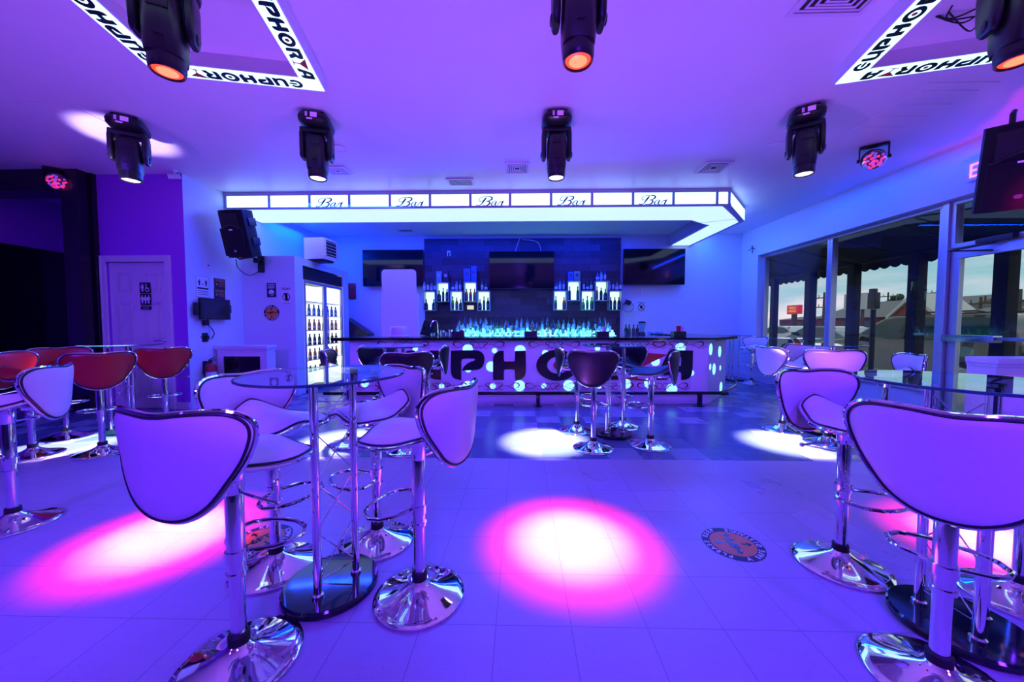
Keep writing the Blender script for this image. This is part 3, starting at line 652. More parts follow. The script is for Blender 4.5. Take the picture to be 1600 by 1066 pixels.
for i in range(len(PX) - 1):
    a, b = PX[i] + .022, PX[i + 1] - .022
    if b - a < .03: b = a + .03
    p = MB().bb(cl((a, CY - .006, Z0)), cl((b, CY - .0005, Z1))).build('sign_panel', 'canopyF', can, smooth=False)
    if i in (2, 4, 6, 8, 10):
        s = MB(); cx = (a + b) / 2; cz = (Z0 + Z1) / 2 - .02
        bar_script(s, lambda v: (cx + v.x, -.0068 - v.z, cz + v.y - CZ0), .155); s.build('lettering', 'inkblue', p, smooth=False)
m = MB()
for x in PX[:-1]: m.bb(cl((x - .018, CY - .016, Z0 - .004)), cl((x + .018, CY - .0005, Z1 + .004)))
m.bb(cl((XL + .004, CY - .02, Z1)), cl((3.285, CY - .0005, CEIL - .001))); m.bb(cl((XL + .004, CY - .02, CZ0)), cl((3.285, CY - .0005, Z0)))
m.build('front_frame', 'cream_frame', can, smooth=False)
# chamfer panels (two) and side return
q0 = Vector((3.28, CY, 0)); q1 = Vector((4.05, 6.69, 0)); qd = (q1 - q0); ql = qd.length; qd.normalize(); qn = Vector((qd.y, -qd.x, 0))
for a, b in ((.03, ql / 2 - .01), (ql / 2 + .01, ql - .02)):
    MB().poly([[(a, Z0), (b, Z0), (b, Z1), (a, Z1)]], .006, lambda v: tuple(q0 + qd * v.x + qn * (.0005 + v.z) + Vector((0, -CY, v.y - CZ0)))).build('sign_panel', 'canopyF', can, smooth=False)
for k in range(3):
    a = 6.74 + k * .63; MB().bb(cl((4.0505, a, Z0)), cl((4.056, a + .60, Z1))).build('sign_panel', 'canopyF', can, smooth=False)
# underside light panels
U1 = [(XL + .03, CY + .07), (3.22, CY + .07), (3.70, 6.42), (3.12, 6.62 - .03), (XL + .03, 6.62 - .03)]
U1 = [(XL + .03, CY + .07), (3.20, CY + .07), (3.80, 6.53), (3.30, 6.76), (3.05, 6.58), (XL + .03, 6.58)]
U2 = [(3.83, 6.57), (3.97, 6.74), (3.97, YB - .02), (3.56, YB - .02), (3.56, 6.93), (3.34, 6.80)]
for U in (U1, U2): MB().poly([[(x, y - CY) for x, y in U]], .006, lambda v: (v.x, v.y, v.z + .0055)).build('underside_panel', 'canopy', can, smooth=False)

# ================================================================== lit square frames on the ceiling
def light_frame(corner, ang, right, label):
    s = 1.27; hs = s / 2; w = .165; zb = .11
    cx = -hs if right else hs
    c = Vector((corner.x, corner.y, 0)) - Matrix.Rotation(ang, 3, 'Z') @ Vector((cx, hs, 0))
    t = thing('ceiling_light_frame', label, 'ceiling light', (c.x, c.y, CEIL - .001), ang, 'lit square frames on the ceiling')
    hi = hs - w
    MB().poly([[(-hs, -hs), (hs, -hs), (hs, hs), (-hs, hs)], [(-hi, -hi), (hi, -hi), (hi, hi), (-hi, hi)]], zb, lambda v: (v.x, v.y, -v.z)).build('frame', 'ceil', t, smooth=False)
    for k in range(4):
        rm = Matrix.Rotation(k * PI / 2, 3, 'Z')
        e = .010
        p = MB().poly([[(-hs + e, hs - e), (-hi - .0, hi + e), (hi, hi + e), (hs - e, hs - e)]], .004, lambda v: rm @ Vector((v.x, v.y, -zb - .0005 - v.z))).build('light_panel', 'bandlit', t, smooth=False)
        sz = .098
        blk, red, tot = letters('EUPHORIA', p, sz, lambda v: v, .002)
        f = lambda v: rm @ Vector((-(v.x - tot / 2), v.y + hi + .038, -zb - .0052 - v.z))
        blk.v = [tuple(f(Vector(v))) for v in blk.v]; red.v = [tuple(f(Vector(v))) for v in red.v]
        blk.build('lettering', 'ink', p, smooth=False); red.build('red_lettering', 'red', p, smooth=False)
    return t
A = az(509.6, 143.4, 3.24); B = az(251, 116.7, 3.24); angL = math.atan2(A.y - B.y, A.x - B.x)
light_frame(A, angL, False, 'lit square ceiling frame with lettering, above the violet wall half of the room')
C_ = az(1302, 132.6, 3.24); D_ = az(1557.7, 97.5, 3.24); angR = math.atan2(D_.y - C_.y, D_.x - C_.x)
light_frame(C_, angR, True, 'lit square ceiling frame with lettering, above the shop window half of the room')

# ================================================================== moving head lights
def rbox_ring(mb, secs, n=28, p=3.2):
    """superellipse sections (z, rx, ry)"""
    vs = []; fs = []
    for z, rx, ry in secs:
        for k in range(n):
            a = 2 * PI * k / n; c, s = math.cos(a), math.sin(a)
            vs.append((math.copysign(abs(c) ** (2 / p), c) * rx, math.copysign(abs(s) ** (2 / p), s) * ry, z))
    for i in range(len(secs) - 1):
        for k in range(n): j = (k + 1) % n; fs.append((i * n + k, i * n + j, (i + 1) * n + j, (i + 1) * n + k))
    fs.append(tuple(range(n))); fs.append(tuple(range((len(secs) - 1) * n, len(secs) * n)))
    mb.add(vs, fs)
MH = {}
def moving_head(loc, rz, red, label, head_rz=0.):
    if red in MH:
        t = copy_tree(MH[red], (loc.x, loc.y, CEIL - .001), rz, label); return t
    t = thing('moving_head_light', label, 'stage light', (loc.x, loc.y, CEIL - .001), rz, 'moving head stage lights')
    m = MB()
    for x in (-.08, .08): m.bb((x - .015, -.12, -.03), (x + .015, -.09, 0), .003); m.bb((x - .012, .03, -.03), (x + .012, .06, 0), .003)
    m.build('ceiling_clamp', 'darkgrey', t)
    m = MB(); rbox_ring(m, [(-.028, .125, .155), (-.034, .138, .170), (-.065, .150, .185), (-.095, .145, .178), (-.115, .115, .14), (-.125, .07, .08)], 36, 4); b = m.build('base', 'black', t)
    m = MB(); m.box((.02, -.1835, -.066), (.06, .006, .042)); m.build('display', 'led', b)
    m = MB()
    for k in range(4): m.box((-.045, -.186, -.050 - k * .011), (.020, .005, .005))
    m.box((-.02, -.178, -.104), (.05, .006, .012)); m.build('buttons', 'led', b)
    m = MB(); m.lathe([(.055, -.14), (.055, -.12)], n=28); m.box((0, 0, -.158), (.29, .15, .05), None, .02)
    for s in (-1, 1):
        vs = MB(); rbox_ring(vs, [(-.15, .020, .070), (-.20, .026, .078), (-.34, .026, .075), (-.41, .024, .062), (-.432, .016, .045)], 20, 3.5)
        m.add([(v[0] + s * .128, v[1], v[2]) for v in vs.v], vs.f)
        m.lathe([(.030, 0), (.030, .008), (.02, .012)], (s * .150, 0, -.385), 18, Matrix.Rotation(s * PI / 2, 3, 'Y'))
    m.build('yoke', 'black', t)
    m = MB(); rbox_ring(m, [(-.200, .050, .070), (-.212, .078, .092), (-.250, .094, .106), (-.40, .098, .108), (-.50, .095, .100), (-.54, .090, .092)], 32, 3.4)
    m.lathe([(.091, -.53), (.090, -.585), (.086, -.615), (.080, -.622), (.077, -.612), (.072, -.606)], n=36)
    m.box((0, -.108, -.27), (.10, .008, .08), None, .003); m.box((0, -.112, -.46), (.045, .004, .006))
    hd = m.build('head', 'black', t)
    MB().lathe([(.0725, -.604), (.070, -.611), (.04, -.617), (.001, -.619)], n=36).build('lens', 'lensR' if red else 'lensW', hd)
    if red: MB().lathe([(.052, -.6155), (.045, -.6185), (.001, -.6215)], n=30).build('lens_core', 'lensRc', hd)
    MH[red] = t; return t
HEADS = []
for px, py, red, rz, lab in ((262, 113, 1, 25, 'black moving head light with red lens, over the lit square frame nearer the portal'), (903, 96, 1, 0, 'black moving head light with red lens, alone in the middle of the ceiling'), (1590, 95, 1, -20, 'black moving head light with red lens, over the square frame by the windows')):
    p = az(px, py, 2.735); moving_head(p, R(rz), True, lab); HEADS.append((p, 1))
for px, py, rz, lab in ((205, 282, 32, 'black moving head light with white lens, in front of the violet wall'), (497, 279, 14, 'black moving head light with white lens, above the first panels of the canopy'), (869, 278, 0, 'black moving head light with white lens, facing the middle of the canopy'), (1256, 272, -30, 'black moving head light with white lens, beyond the canopy end near the windows')):
    p = az(px, py, 2.735); moving_head(p, R(rz), False, lab); HEADS.append((p, 0))

# derby effect lights
def derby(px, py, rz, label, Z=CEIL):
    p = az(px, py, Z); t = thing('effect_light', label, 'effect light', (p.x, p.y, Z - .001), R(rz), 'faceted effect lights on the ceiling'); t.scale = (1.25, 1.25, 1.25)
    m = MB(); m.box((0, 0, -.012), (.20, .05, .02), None, .004)
    for s in (-1, 1): m.box((s * .10, 0, -.075), (.008, .05, .13), None, .003); m.lathe([(.016, 0), (.016, .012)], (s * .104, 0, -.13), 14, Matrix.Rotation(s * PI / 2, 3, 'Y'))
    m.build('bracket', 'black', t)
    q = Matrix.Rotation(R(112), 3, 'X')
    m = MB(); m.lathe([(.05, -.13), (.075, -.11), (.088, -.04), (.090, .03), (.086, .05)], (0, .02, -.13), 28, q); b = m.build('housing', 'black', t)
    m = MB(); m.lathe([(.086, .05), (.084, .075), (.070, .105), (.045, .127), (.015, .137), (.001, .138)], (0, .02, -.13), 28, q, cap=False); m.build('dome', 'dome', b)
    m = MB(); random.seed(3)
    for k in range(44):
        a = random.random() * 2 * PI; r = .072 * math.sqrt(random.random()); v = q @ Vector((r * math.cos(a), r * math.sin(a), .055 + .05 * (1 - r / .08)))
        m.sphere(v + Vector((0, .02, -.13)), .0115, 8, 5)
    m.cur = 0; m.m = [0 if (i // 40) % 2 else 1 for i in range(len(m.f))]; m.build('led_cluster', ['neonpink', 'led'], b)
    return t
derby(1366, 226, -35, 'faceted effect light under a bracket on the ceiling near the shop windows')
derby(90, 263, 40, 'faceted effect light under a bracket, in front of the black portal')

# ceiling fittings
def vent(px, py, w, d, rz, label, n=6, mode='slat', Z=CEIL):
    p = az(px, py, Z); t = thing('ceiling_vent', label, 'vent', (p.x, p.y, Z - .001), R(rz), 'ceiling vents')
    MB().poly([[(-w / 2, -d / 2), (w / 2, -d / 2), (w / 2, d / 2), (-w / 2, d / 2)], [(-w / 2 + .03, -d / 2 + .03), (w / 2 - .03, -d / 2 + .03), (w / 2 - .03, d / 2 - .03), (-w / 2 + .03, d / 2 - .03)]], .014, lambda v: (v.x, v.y, -v.z)).build('frame', 'white', t, smooth=False)
    m = MB().bb((-w / 2 + .03, -d / 2 + .03, -.003), (w / 2 - .03, d / 2 - .03, 0)); m.build('backing', 'darkgrey', t, smooth=False)
    m = MB()
    if mode == 'slat':
        for k in range(n):
            x = -w / 2 + .03 + (w - .06) * (k + .5) / n; m.box((x, 0, -.009), ((w - .06) / n * .62, d - .06, .003), Matrix.Rotation(R(30), 3, 'Y'))
    else:
        for k in range(4):
            a = (w / 2 - .035) * (1 - k / 4.6); b = (d / 2 - .035) * (1 - k / 4.6); q = .016
            m.poly([[(-a, -b), (a, -b), (a, b), (-a, b)], [(-a + q, -b + q), (a - q, -b + q), (a - q, b - q), (-a + q, b - q)]], .004, lambda v: (v.x, v.y, -.004 - k * .002 - v.z))
    m.build('louvre', 'white', t, smooth=False); return t
vent(720, 284, .40, .26, 0, 'slatted vent on the ceiling just before the canopy', 14)
vent(808, 262, .33, .33, 0, 'square louvred diffuser on the ceiling before the canopy middle', mode='sq')
vent(1115, 261, .36, .36, 0, 'square louvred diffuser on the ceiling near the canopy end', mode='sq')
vent(634, 360, .36, .2, 0, 'small dark vent on the ceiling inside the canopy', 5)
vent(528, 266, .30, .26, 0, 'vent half hidden behind the moving head above the first panels', mode='sq')
vent(1315, -8, .5, .3, 0, 'vent cut by the top picture edge', mode='sq')
def access(px, py, w, d, rz, n, label):
    p = az(px, py, CEIL); t = thing('ceiling_access_panel', label, 'ceiling panel', (p.x, p.y, CEIL - .001), R(rz))
    m = MB().bb((-w / 2, -d / 2, -.006), (w / 2, d / 2, 0), .002); pn = m.build('panel', 'ceil', t, smooth=False)
    if n:
        m = MB()
        for k in range(n): m.bb((-w / 2 + .06, -d / 2 + .1 + k * (d - .2) / n, -.012), (w / 2 - .06, -d / 2 + .13 + k * (d - .2) / n, -.006))
        m.build('groove', 'ceil', pn, smooth=False)
access(105, 188, .75, .62, 0, 0, 'large flush white panel on the ceiling before the violet wall')
access(1412, 180, .62, 1.0, 0, 4, 'flush slotted white panel on the ceiling by the shop windows')
for px, py, lab in ((529, 231, 'round ceiling speaker behind the moving head by the canopy'), (1210, 226, 'round flush ceiling ring beside the moving head by the windows')):
    p = az(px, py, CEIL); t = thing('ceiling_speaker', lab, 'ceiling speaker', (p.x, p.y, CEIL - .001))
    MB().lathe([(.085, -.006), (.085, 0)], n=32).build('grille', 'ceil', t)
    MB().tube([(.085 * math.cos(a * PI / 16), .085 * math.sin(a * PI / 16), -.006) for a in range(32)], .004, 6, True).build('rim', 'white', t)
p = az(272, 266, CEIL); t = thing('security_camera', 'small white security camera on the ceiling by the violet wall corner', 'security camera', (p.x, p.y, CEIL - .001), R(-20))
MB().lathe([(.035, 0), (.033, -.015), (.012, -.02), (.010, -.06)], n=20).build('mount', 'white', t)
m = MB(); m.cyl((.04, .05, -.07), (-.03, -.06, -.10), .034, 20); b = m.build('body', 'white', t)
m = MB(); m.cyl((-.03, -.06, -.10), (-.0336, -.0655, -.1015), .027, 16); m.build('lens', 'black', b)
# ================================================================== speakers
def speaker_box(t, w, h, d, lean=0):
    """front face toward -Y, origin at centre"""
    m = MB(); P = [(-w / 2, -d / 2), (w / 2, -d / 2), (w / 2 - .02, d * .1), (w / 2 - .09, d / 2), (-w / 2 + .09, d / 2), (-w / 2 + .02, d * .1)]
    bm = MB().poly([chaikin(P, 1)], h, lambda v: (v.x, v.y, v.z - h / 2)); b = bm.build('cabinet', 'matte', t, smooth=False)
    g = MB(); g.bb((-w / 2 + .025, -d / 2 - .008, -h / 2 + .03), (w / 2 - .025, -d / 2, h / 2 - .27), .004); g.build('grille', 'matte', t)
    g = MB()
    n = 12; arc = [(-w * .36 + w * .72 * i / n, -.27 + h / 2 + .05 * math.sin(PI * i / n)) for i in range(n + 1)]
    g.poly([[(w * .36, h / 2 - .05), (-w * .36, h / 2 - .05)] + arc], .004, lambda v: (v.x, -d / 2 - .0005 - v.z, v.y)); hn = g.build('horn', 'rubber', t, smooth=False)
    g = MB(); g.tube([(-w * .42, -d / 2 - .006, h / 2 - .27)] + [(x, -d / 2 - .006, z) for x, z in arc] + [(w * .42, -d / 2 - .006, h / 2 - .27)], .009, 6); g.build('grille_rim', 'black', t)
    g = MB(); g.poly([chaikin([(-.022, -.016), (.022, -.016), (.022, .016), (-.022, .016)], 1)], .003, lambda v: (v.x, -d / 2 - .009 - v.z, v.y - h / 2 + .10)); g.build('badge', 'brushed', t, smooth=False)
    for z in (h / 4, -h / 6): MB().bb((w / 2 - .02, -.05, z - .06), (w / 2 + .006, .09, z + .06), .012).build('side_grip', 'black', t)
    g = MB(); g.bb((-.03, -d / 2 - .009, h / 2 - .295), (.03, -d / 2 - .0085, h / 2 - .28)); g.build('name_plate', 'led', t)
sp = ay(378, 366, 5.62)
t = thing('wall_speaker', 'black loudspeaker on a bracket beside the canopy, above the signs', 'speaker', sp); speaker_box(t, .42, .70, .36)
t.rotation_euler = (R(14), 0, R(-6))
br = thing('speaker_bracket', 'black metal wall bracket holding the loudspeaker above the cooler block', 'bracket', ay(408, 413, 6.084))
m = MB(); m.box((0, 0, 0), (.10, .03, .28), None, .004); m.build('plate', 'black', br)
m = MB(); m.tube([(0, 0, .06), (-.06, -.12, .10), (-.20, -.22, .05), (-.25, -.26, .10)], .016, 8); m.box((-.03, -.07, .05), (.07, .06, .08), None, .01); m.build('arm', 'black', br)
m = MB(); m.tube(catmull([(-.26, -.22, .05), (-.24, -.2, -.10), (-.14, -.1, -.2), (-.03, -.02, -.12), (0, 0, -.02)], 5), .006, 6); m.build('cable', 'rubber', br)
sp2 = ay(1584, 260, 3.0)
t = thing('wall_speaker', 'large black loudspeaker hanging above the glass door, cut by the picture edge', 'speaker', sp2); speaker_box(t, .40, .64, .34)
t.rotation_euler = (R(17), R(0), R(-38))
m = MB(); m.tube([(0, .15, .2), (.02, .28, .40), (.04, .34, .42)], .018, 8); m.build('hanging_arm', 'black', t)
# cables bunched on the ceiling near the window-side head
p = az(1525, 8, CEIL); m = MB(); random.seed(5)
for k in range(4):
    pts = [(p.x - .14 + .1 * j + random.uniform(-.05, .05), p.y + random.uniform(-.09, .09), CEIL - .02 - random.random() * .12) for j in range(6)]
    pts[0] = (pts[0][0], pts[0][1], CEIL - .004); m.tube(catmull(pts, 5), .005, 6)
tag(m.build('cable_bundle', 'rubber'), 'loose black cables hanging under the ceiling by the lit square frame', 'cables')

# ================================================================== exit sign
e = ax(1549, 262, XR - .15); t = thing('exit_sign', 'red lit exit sign on the pale wall above the shop windows', 'sign', (XR - .002, e.y * 1.03, e.z + .06))
MB().bb((-.075, -.17, -.11), (0, .17, .11), .008).build('housing', 'white', t)
m = MB()
# reads from the room: viewer looks along +X, so text x runs along -Y
def blockchar(mb, segs, x0, s, fn):
    for a, b, c, d in segs: mb.poly([[(x0 + a * s, b * s), (x0 + c * s, b * s), (x0 + c * s, d * s), (x0 + a * s, d * s)]], .003, fn)
fe = lambda v: (-.0755 - v.z, -(v.x - .125), v.y - .075)
blockchar(m, [(0, 0, .13, 1), (.13, 0, .5, .13), (.13, .44, .42, .56), (.13, .87, .5, 1)], 0, .15, fe)
m.poly([[(.09, 0), (.11, 0), (.155, .15), (.135, .15)]], .003, fe); m.poly([[(.135, 0), (.155, 0), (.11, .15), (.09, .15)]], .0031, fe)
blockchar(m, [(0, 0, .13, 1)], .172, .15, fe); blockchar(m, [(.19, 0, .32, .87), (0, .87, .5, 1)], .20, .15, fe)
m.build('lettering', 'exit', t, smooth=False)
# small wall sprinkler/hook near the corner
v = ax(1177, 389, XR - .03); t = thing('wall_hook', 'small metal hook fitting on the pale wall by the back corner', 'hook', (XR - .001, v.y, v.z))
m = MB(); m.tube([(0, 0, 0), (-.06, 0, .02), (-.10, .03, -.03), (-.09, .08, -.02)], .009, 6); m.tube([(-.05, 0, .07), (-.05, 0, -.1)], .008, 6); m.tube([(-.08, -.06, .03), (-.04, .07, .06)], .007, 6); m.build('arm', 'darkgrey', t)

# ================================================================== things on the side wall (faces +X)
def sidew(px, py): v = ax(px, py, XL); return v.y, v.z
def wallsign(name, label, cat, y0, z0, y1, z1, m, icons=None):
    """flat sign on the side wall"""
    t = thing(name, label, cat, (XL + .001, (y0 + y1) / 2, (z0 + z1) / 2)); w, h = abs(y1 - y0), abs(z1 - z0)
    MB().bb((0, -w / 2, -h / 2), (.005, w / 2, h / 2), .001).build('board', m, t, smooth=False)
    if icons:
        for n, mm, fnc in icons:
            mb = MB(); fnc(mb, w, h, lambda v: (.0055 + v.z, v.x, v.y)); mb.build(n, mm, t, smooth=False)
    return t
def frontsign(name, label, cat, px0, py0, px1, py1, m, Y, icons=None, off=.001):
    a = ay(px0, py0, Y); b = ay(px1, py1, Y); w, h = abs(b.x - a.x), abs(a.z - b.z)
    t = thing(name, label, cat, ((a.x + b.x) / 2, Y - off, (a.z + b.z) / 2))
    MB().bb((-w / 2, -.005, -h / 2), (w / 2, 0, h / 2), .001).build('board', m, t, smooth=False)
    if icons:
        for n, mm, fnc in icons:
            mb = MB(); fnc(mb, w, h, lambda v: (v.x, -.0055 - v.z, v.y)); mb.build(n, mm, t, smooth=False)
    return t
def man(mb, x, y, s, fn, skirt=False):
    mb.poly([ell(x, y + .42 * s, .09 * s, .09 * s, 14)], .001, fn)
    if skirt: mb.poly([[(x - .10 * s, y + .30 * s), (x + .10 * s, y + .30 * s), (x + .24 * s, y - .08 * s), (x + .08 * s, y - .08 * s), (x + .08 * s, y - .45 * s), (x - .08 * s, y - .45 * s), (x - .08 * s, y - .08 * s), (x - .24 * s, y - .08 * s)]], .001, fn)
    else: mb.poly([[(x - .17 * s, y + .30 * s), (x + .17 * s, y + .30 * s), (x + .19 * s, y - .05 * s), (x + .11 * s, y - .05 * s), (x + .10 * s, y - .45 * s), (x + .01 * s, y - .45 * s), (x, y - .1 * s), (x - .01 * s, y - .45 * s), (x - .10 * s, y - .45 * s), (x - .11 * s, y - .05 * s), (x - .19 * s, y - .05 * s)]], .001, fn)
def lines(mb, x0, x1, ys, hh, fn, seed=1):
    rn = random.Random(seed)
    for y in ys:
        x = x0
        while x < x1 - .004:
            l = min(rn.uniform(.01, .03), x1 - x); mb.poly([[(x, y), (x + l, y), (x + l, y + hh), (x, y + hh)]], .001, fn); x += l + .007
def ic_dist(mb, w, h, fn):
    man(mb, -w * .25, h * .18, h * .3, fn); man(mb, w * .25, h * .18, h * .3, fn); mb.poly([[(-w * .12, h * .1), (w * .12, h * .1), (w * .12, h * .13), (-w * .12, h * .13)]], .001, fn)
    mb.poly([[(-w * .40, -h * .12), (w * .40, -h * .12), (w * .40, -h * .04), (-w * .40, -h * .04)]], .001, fn); lines(mb, -w * .38, w * .38, (-h * .22, -h * .30, -h * .38), h * .03, fn)
def border(mb, w, h, fn, q=.006): mb.poly([[(-w / 2 + .003, -h / 2 + .003), (w / 2 - .003, -h / 2 + .003), (w / 2 - .003, h / 2 - .003), (-w / 2 + .003, h / 2 - .003)], [(-w / 2 + q, -h / 2 + q), (w / 2 - q, -h / 2 + q), (w / 2 - q, h / 2 - q), (-w / 2 + q, h / 2 - q)]], .001, fn)
y0, z0 = sidew(306, 464); y1, z1 = sidew(326, 433)
wallsign('distance_sign', 'white notice with two standing figures above the wall monitor', 'sign', y0, z0, y1, z1, 'whiteprint', [('pictogram', 'navy', ic_dist), ('border', 'navy', border)])
def ic_text(mb, w, h, fn): lines(mb, -w * .4, w * .4, [h * (.34 - .13 * k) for k in range(2)], h * .08, fn, 2); lines(mb, -w * .1, w * .4, [h * (.05 - .13 * k) for k in range(3)], h * .05, fn, 4); mb.poly([ell(-w * .28, -h * .05, w * .08, w * .1, 12)], .001, fn)
y0, z0 = sidew(334.5, 451.5); y1, z1 = sidew(351, 437)
wallsign('notice_sign', 'small dark printed notice, upper of the pair beside the figures notice', 'sign', y0, z0, y1, z1, 'navy', [('lettering', 'orange', ic_text)])
y0, z0 = sidew(334.5, 467); y1, z1 = sidew(351, 453)
wallsign('notice_sign', 'small dark printed notice, lower of the pair beside the figures notice', 'sign', y0, z0, y1, z1, 'navy', [('lettering', 'orange', ic_text)])
y0, z0 = sidew(316, 419); y1, z1 = sidew(328, 408)
t = wallsign('motion_sensor', 'small white wall sensor above the figures notice', 'sensor', y0, z0, y1, z1, 'white'); MB().lathe([(.012, 0), (.008, .01)], (.006, .03, -.01), 12, Matrix.Rotation(PI / 2, 3, 'Y')).build('sensor_eye', 'black', t)
# monitor
y0, z0 = sidew(304, 499); y1, z1 = sidew(350, 469)
t = thing('wall_monitor', 'dark wall mounted touch monitor on the pale side wall under the notices', 'monitor', (XL + .001, (y0 + y1) / 2, (z0 + z1) / 2)); w, h = y1 - y0, z1 - z0
MB().bb((.06, -w / 2, -h / 2), (.10, w / 2, h / 2), .006).build('case', 'black', t)
MB().bb((.1003, -w / 2 + .03, -h / 2 + .025), (.102, w / 2 - .03, h / 2 - .02)).build('screen', M['carglass'], t, smooth=False)
m = MB(); m.bb((.03, -w / 2 - .05, -.10), (.08, -w / 2 + .001, .08), .006); m.bb((.03, w / 2 - .001, -.05), (.08, w / 2 + .045, .08), .006); m.build('card_reader', 'black', t)
MB().bb((0, -.08, -.08), (.06, .08, .08), .004).build('wall_mount', 'darkgrey', t)
m = MB(); m.tube(catmull([(.05, -w * .2, -h / 2), (.06, -w * .22, -h / 2 - .08), (.04, -w * .05, -h / 2 - .14), (.05, .0, -h / 2 - .22), (.03, -.03, -h / 2 - .30)], 5), .007, 6); m.bb((.01, -w * .2 - .05, -h / 2 - .09), (.06, -w * .2 + .02, -h / 2 - .01), .006); m.build('cable', 'rubber', t)
y0, z0 = sidew(316, 534); y1, z1 = sidew(324, 521)
t = thing('power_outlet', 'dark power outlet with a plug below the wall monitor', 'outlet', (XL + .001, (y0 + y1) / 2, (z0 + z1) / 2))
MB().bb((0, -.05, -.07), (.008, .05, .07), .002).build('cover_plate', 'darkgrey', t); m = MB(); m.bb((.008, -.025, -.035), (.05, .025, .03), .006); m.tube([(.03, -.03, 0), (.03, -.10, .01)], .008, 6); m.build('plug', 'black', t)

# on the block front
YS = 6.1
def ic_mask(mb, w, h, fn):
    mb.poly([ell(0, -h * .16, w * .30, h * .20, 22)], .001, fn); mb.poly([[(-w * .1, -h * .4), (w * .2, -h * .4), (w * .2, -h * .25), (-w * .1, -h * .25)]], .001, fn); lines(mb, -w * .38, w * .38, (h * .36, h * .24, h * .12), h * .07, fn, 3)
frontsign('mask_sign', 'dark blue face covering notice on the cooler block', 'sign', 417, 442.5, 431.8, 464.5, 'navy', YS, [('pictogram', 'whiteprint', ic_mask)])
def ic_nodrink(mb, w, h, fn):
    mb.poly([ell(0, -h * .08, w * .40, w * .40, 28), ell(0, -h * .08, w * .33, w * .33, 28)], .001, fn); mb.poly([[(-w * .16, h * .10), (w * .14, h * .10), (w * .10, -h * .26), (-w * .10, -h * .26)]], .001, fn)
    mb.poly([[(-w * .28, h * .13), (-w * .22, h * .17), (w * .28, -h * .28), (w * .22, -h * .32)]], .001, fn); lines(mb, -w * .45, w * .45, (h * .43, h * .36), h * .04, fn, 6); lines(mb, -w * .4, w * .4, (-h * .46,), h * .03, fn, 7)
frontsign('no_drinks_sign', 'white notice with a crossed out cup in a circle on the cooler block', 'sign', 440, 449, 455.5, 475, 'whiteprint', YS, [('pictogram', 'ink', ic_nodrink)])
# round decals
def decal(t, r, fn):
    MB().poly([ell(0, 0, r, r, 56)], .001, fn).build('backing', 'navy', t, smooth=False)
    f2 = lambda v: fn(Vector((v.x, v.y, v.z + .0011)))
    MB().poly([ell(0, 0, r * .74, r * .74, 48)], .0006, f2).build('centre_disc', 'orange', t, smooth=False)
    wh = MB(); s = r * .235
    def ring(word, mid, step, inward):
        n = len(word)
        for i, ch in enumerate(word):
            if ch == ' ': continue
            a = R(mid) + (i - (n - 1) / 2) * R(step) * (1 if inward else -1); q = Matrix.Rotation(a + (PI / 2 if inward else -PI / 2), 3, 'Z')
            textmb(wh, ch, s, lambda v, q=q, a=a: f2((q @ Vector((v.x, v.y, v.z + .0006))) + Vector((math.cos(a) * r * .872, math.sin(a) * r * .872, 0))), .0006, bold=.0012)
    ring('PLEASE KEEP', 90, 12.5, False); ring('A SAFE DISTANCE', 270, 11.5, True)
    wh.build('ring_lettering', 'whiteprint', t, smooth=False)
    bk = MB(); f3 = lambda v: fn(Vector((v.x, v.y, v.z + .0020)))
    textmb(bk, '6FT', r * .42, lambda v: f3(Vector((v.x, v.y, v.z))), .0004, bold=.003)
    for k in range(4):
        q = Matrix.Rotation(k * PI / 2, 3, 'Z')
        bk.poly([[(-.035 * r, .28 * r), (.035 * r, .28 * r), (.035 * r, .48 * r), (.13 * r, .48 * r), (0, .64 * r), (-.13 * r, .48 * r), (-.035 * r, .48 * r)]], .0004, lambda v, q=q: f3(q @ v))
    bk.build('centre_lettering', 'ink', t, smooth=False)
p = az(1145, 850); t = thing('floor_decal', 'round orange and navy distance decal on the open pale floor', 'floor decal', (p.x, p.y, .0006), R(84)); decal(t, .155, lambda v: tuple(v))
p = az(408, 843); t = thing('floor_decal', 'round orange and navy distance decal behind the white stool by the near table', 'floor decal', (p.x, p.y, .0006), R(60)); decal(t, .155, lambda v: tuple(v))
v = ay(424.5, 489, YS); t = thing('wall_decal', 'round orange distance decal on the cooler block wall', 'wall decal', (v.x, YS - .0006, v.z)); decal(t, .135, lambda v: (v.x, -v.z, v.y))
# restroom signs on the door (faces -Y)
yd = Yd - .0125
def ic_acc(mb, w, h, fn):
    man(mb, -w * .24, 0, h * .75, fn)
    mb.poly([ell(w * .2, -h * .15, w * .2, w * .2, 20), ell(w * .2, -h * .15, w * .14, w * .14, 20)], .001, fn); mb.poly([ell(w * .10, h * .33, w * .06, w * .06, 12)], .001, fn); mb.poly([[(w * .06, h * .25), (w * .14, h * .25), (w * .16, h * .0), (w * .34, h * -.02), (w * .42, -h * .3), (w * .34, -h * .32), (w * .26, -h * .1), (w * .06, -h * .08)]], .001, fn)
def ic_three(mb, w, h, fn):
    man(mb, -w * .3, h * .14, h * .55, fn); man(mb, 0, h * .14, h * .55, fn, True); man(mb, w * .3, h * .14, h * .55, fn); textmb(mb, 'RESTROOM', h * .17, lambda v: fn(Vector((v.x, v.y - h * .26, .0005 + v.z))), .001)
    lines(mb, -w * .3, w * .3, (-h * .42,), h * .04, fn, 8)
frontsign('restroom_sign', 'blue accessible restroom sign with white figures on the white door', 'sign', 218.5, 441.5, 236, 458.5, 'navy', yd, [('pictogram', 'whiteprint', ic_acc)])
frontsign('restroom_sign', 'black restroom sign with three white figures, lower on the white door', 'sign', 219.5, 459.5, 237, 484, 'ink', yd, [('pictogram', 'whiteprint', ic_three)])
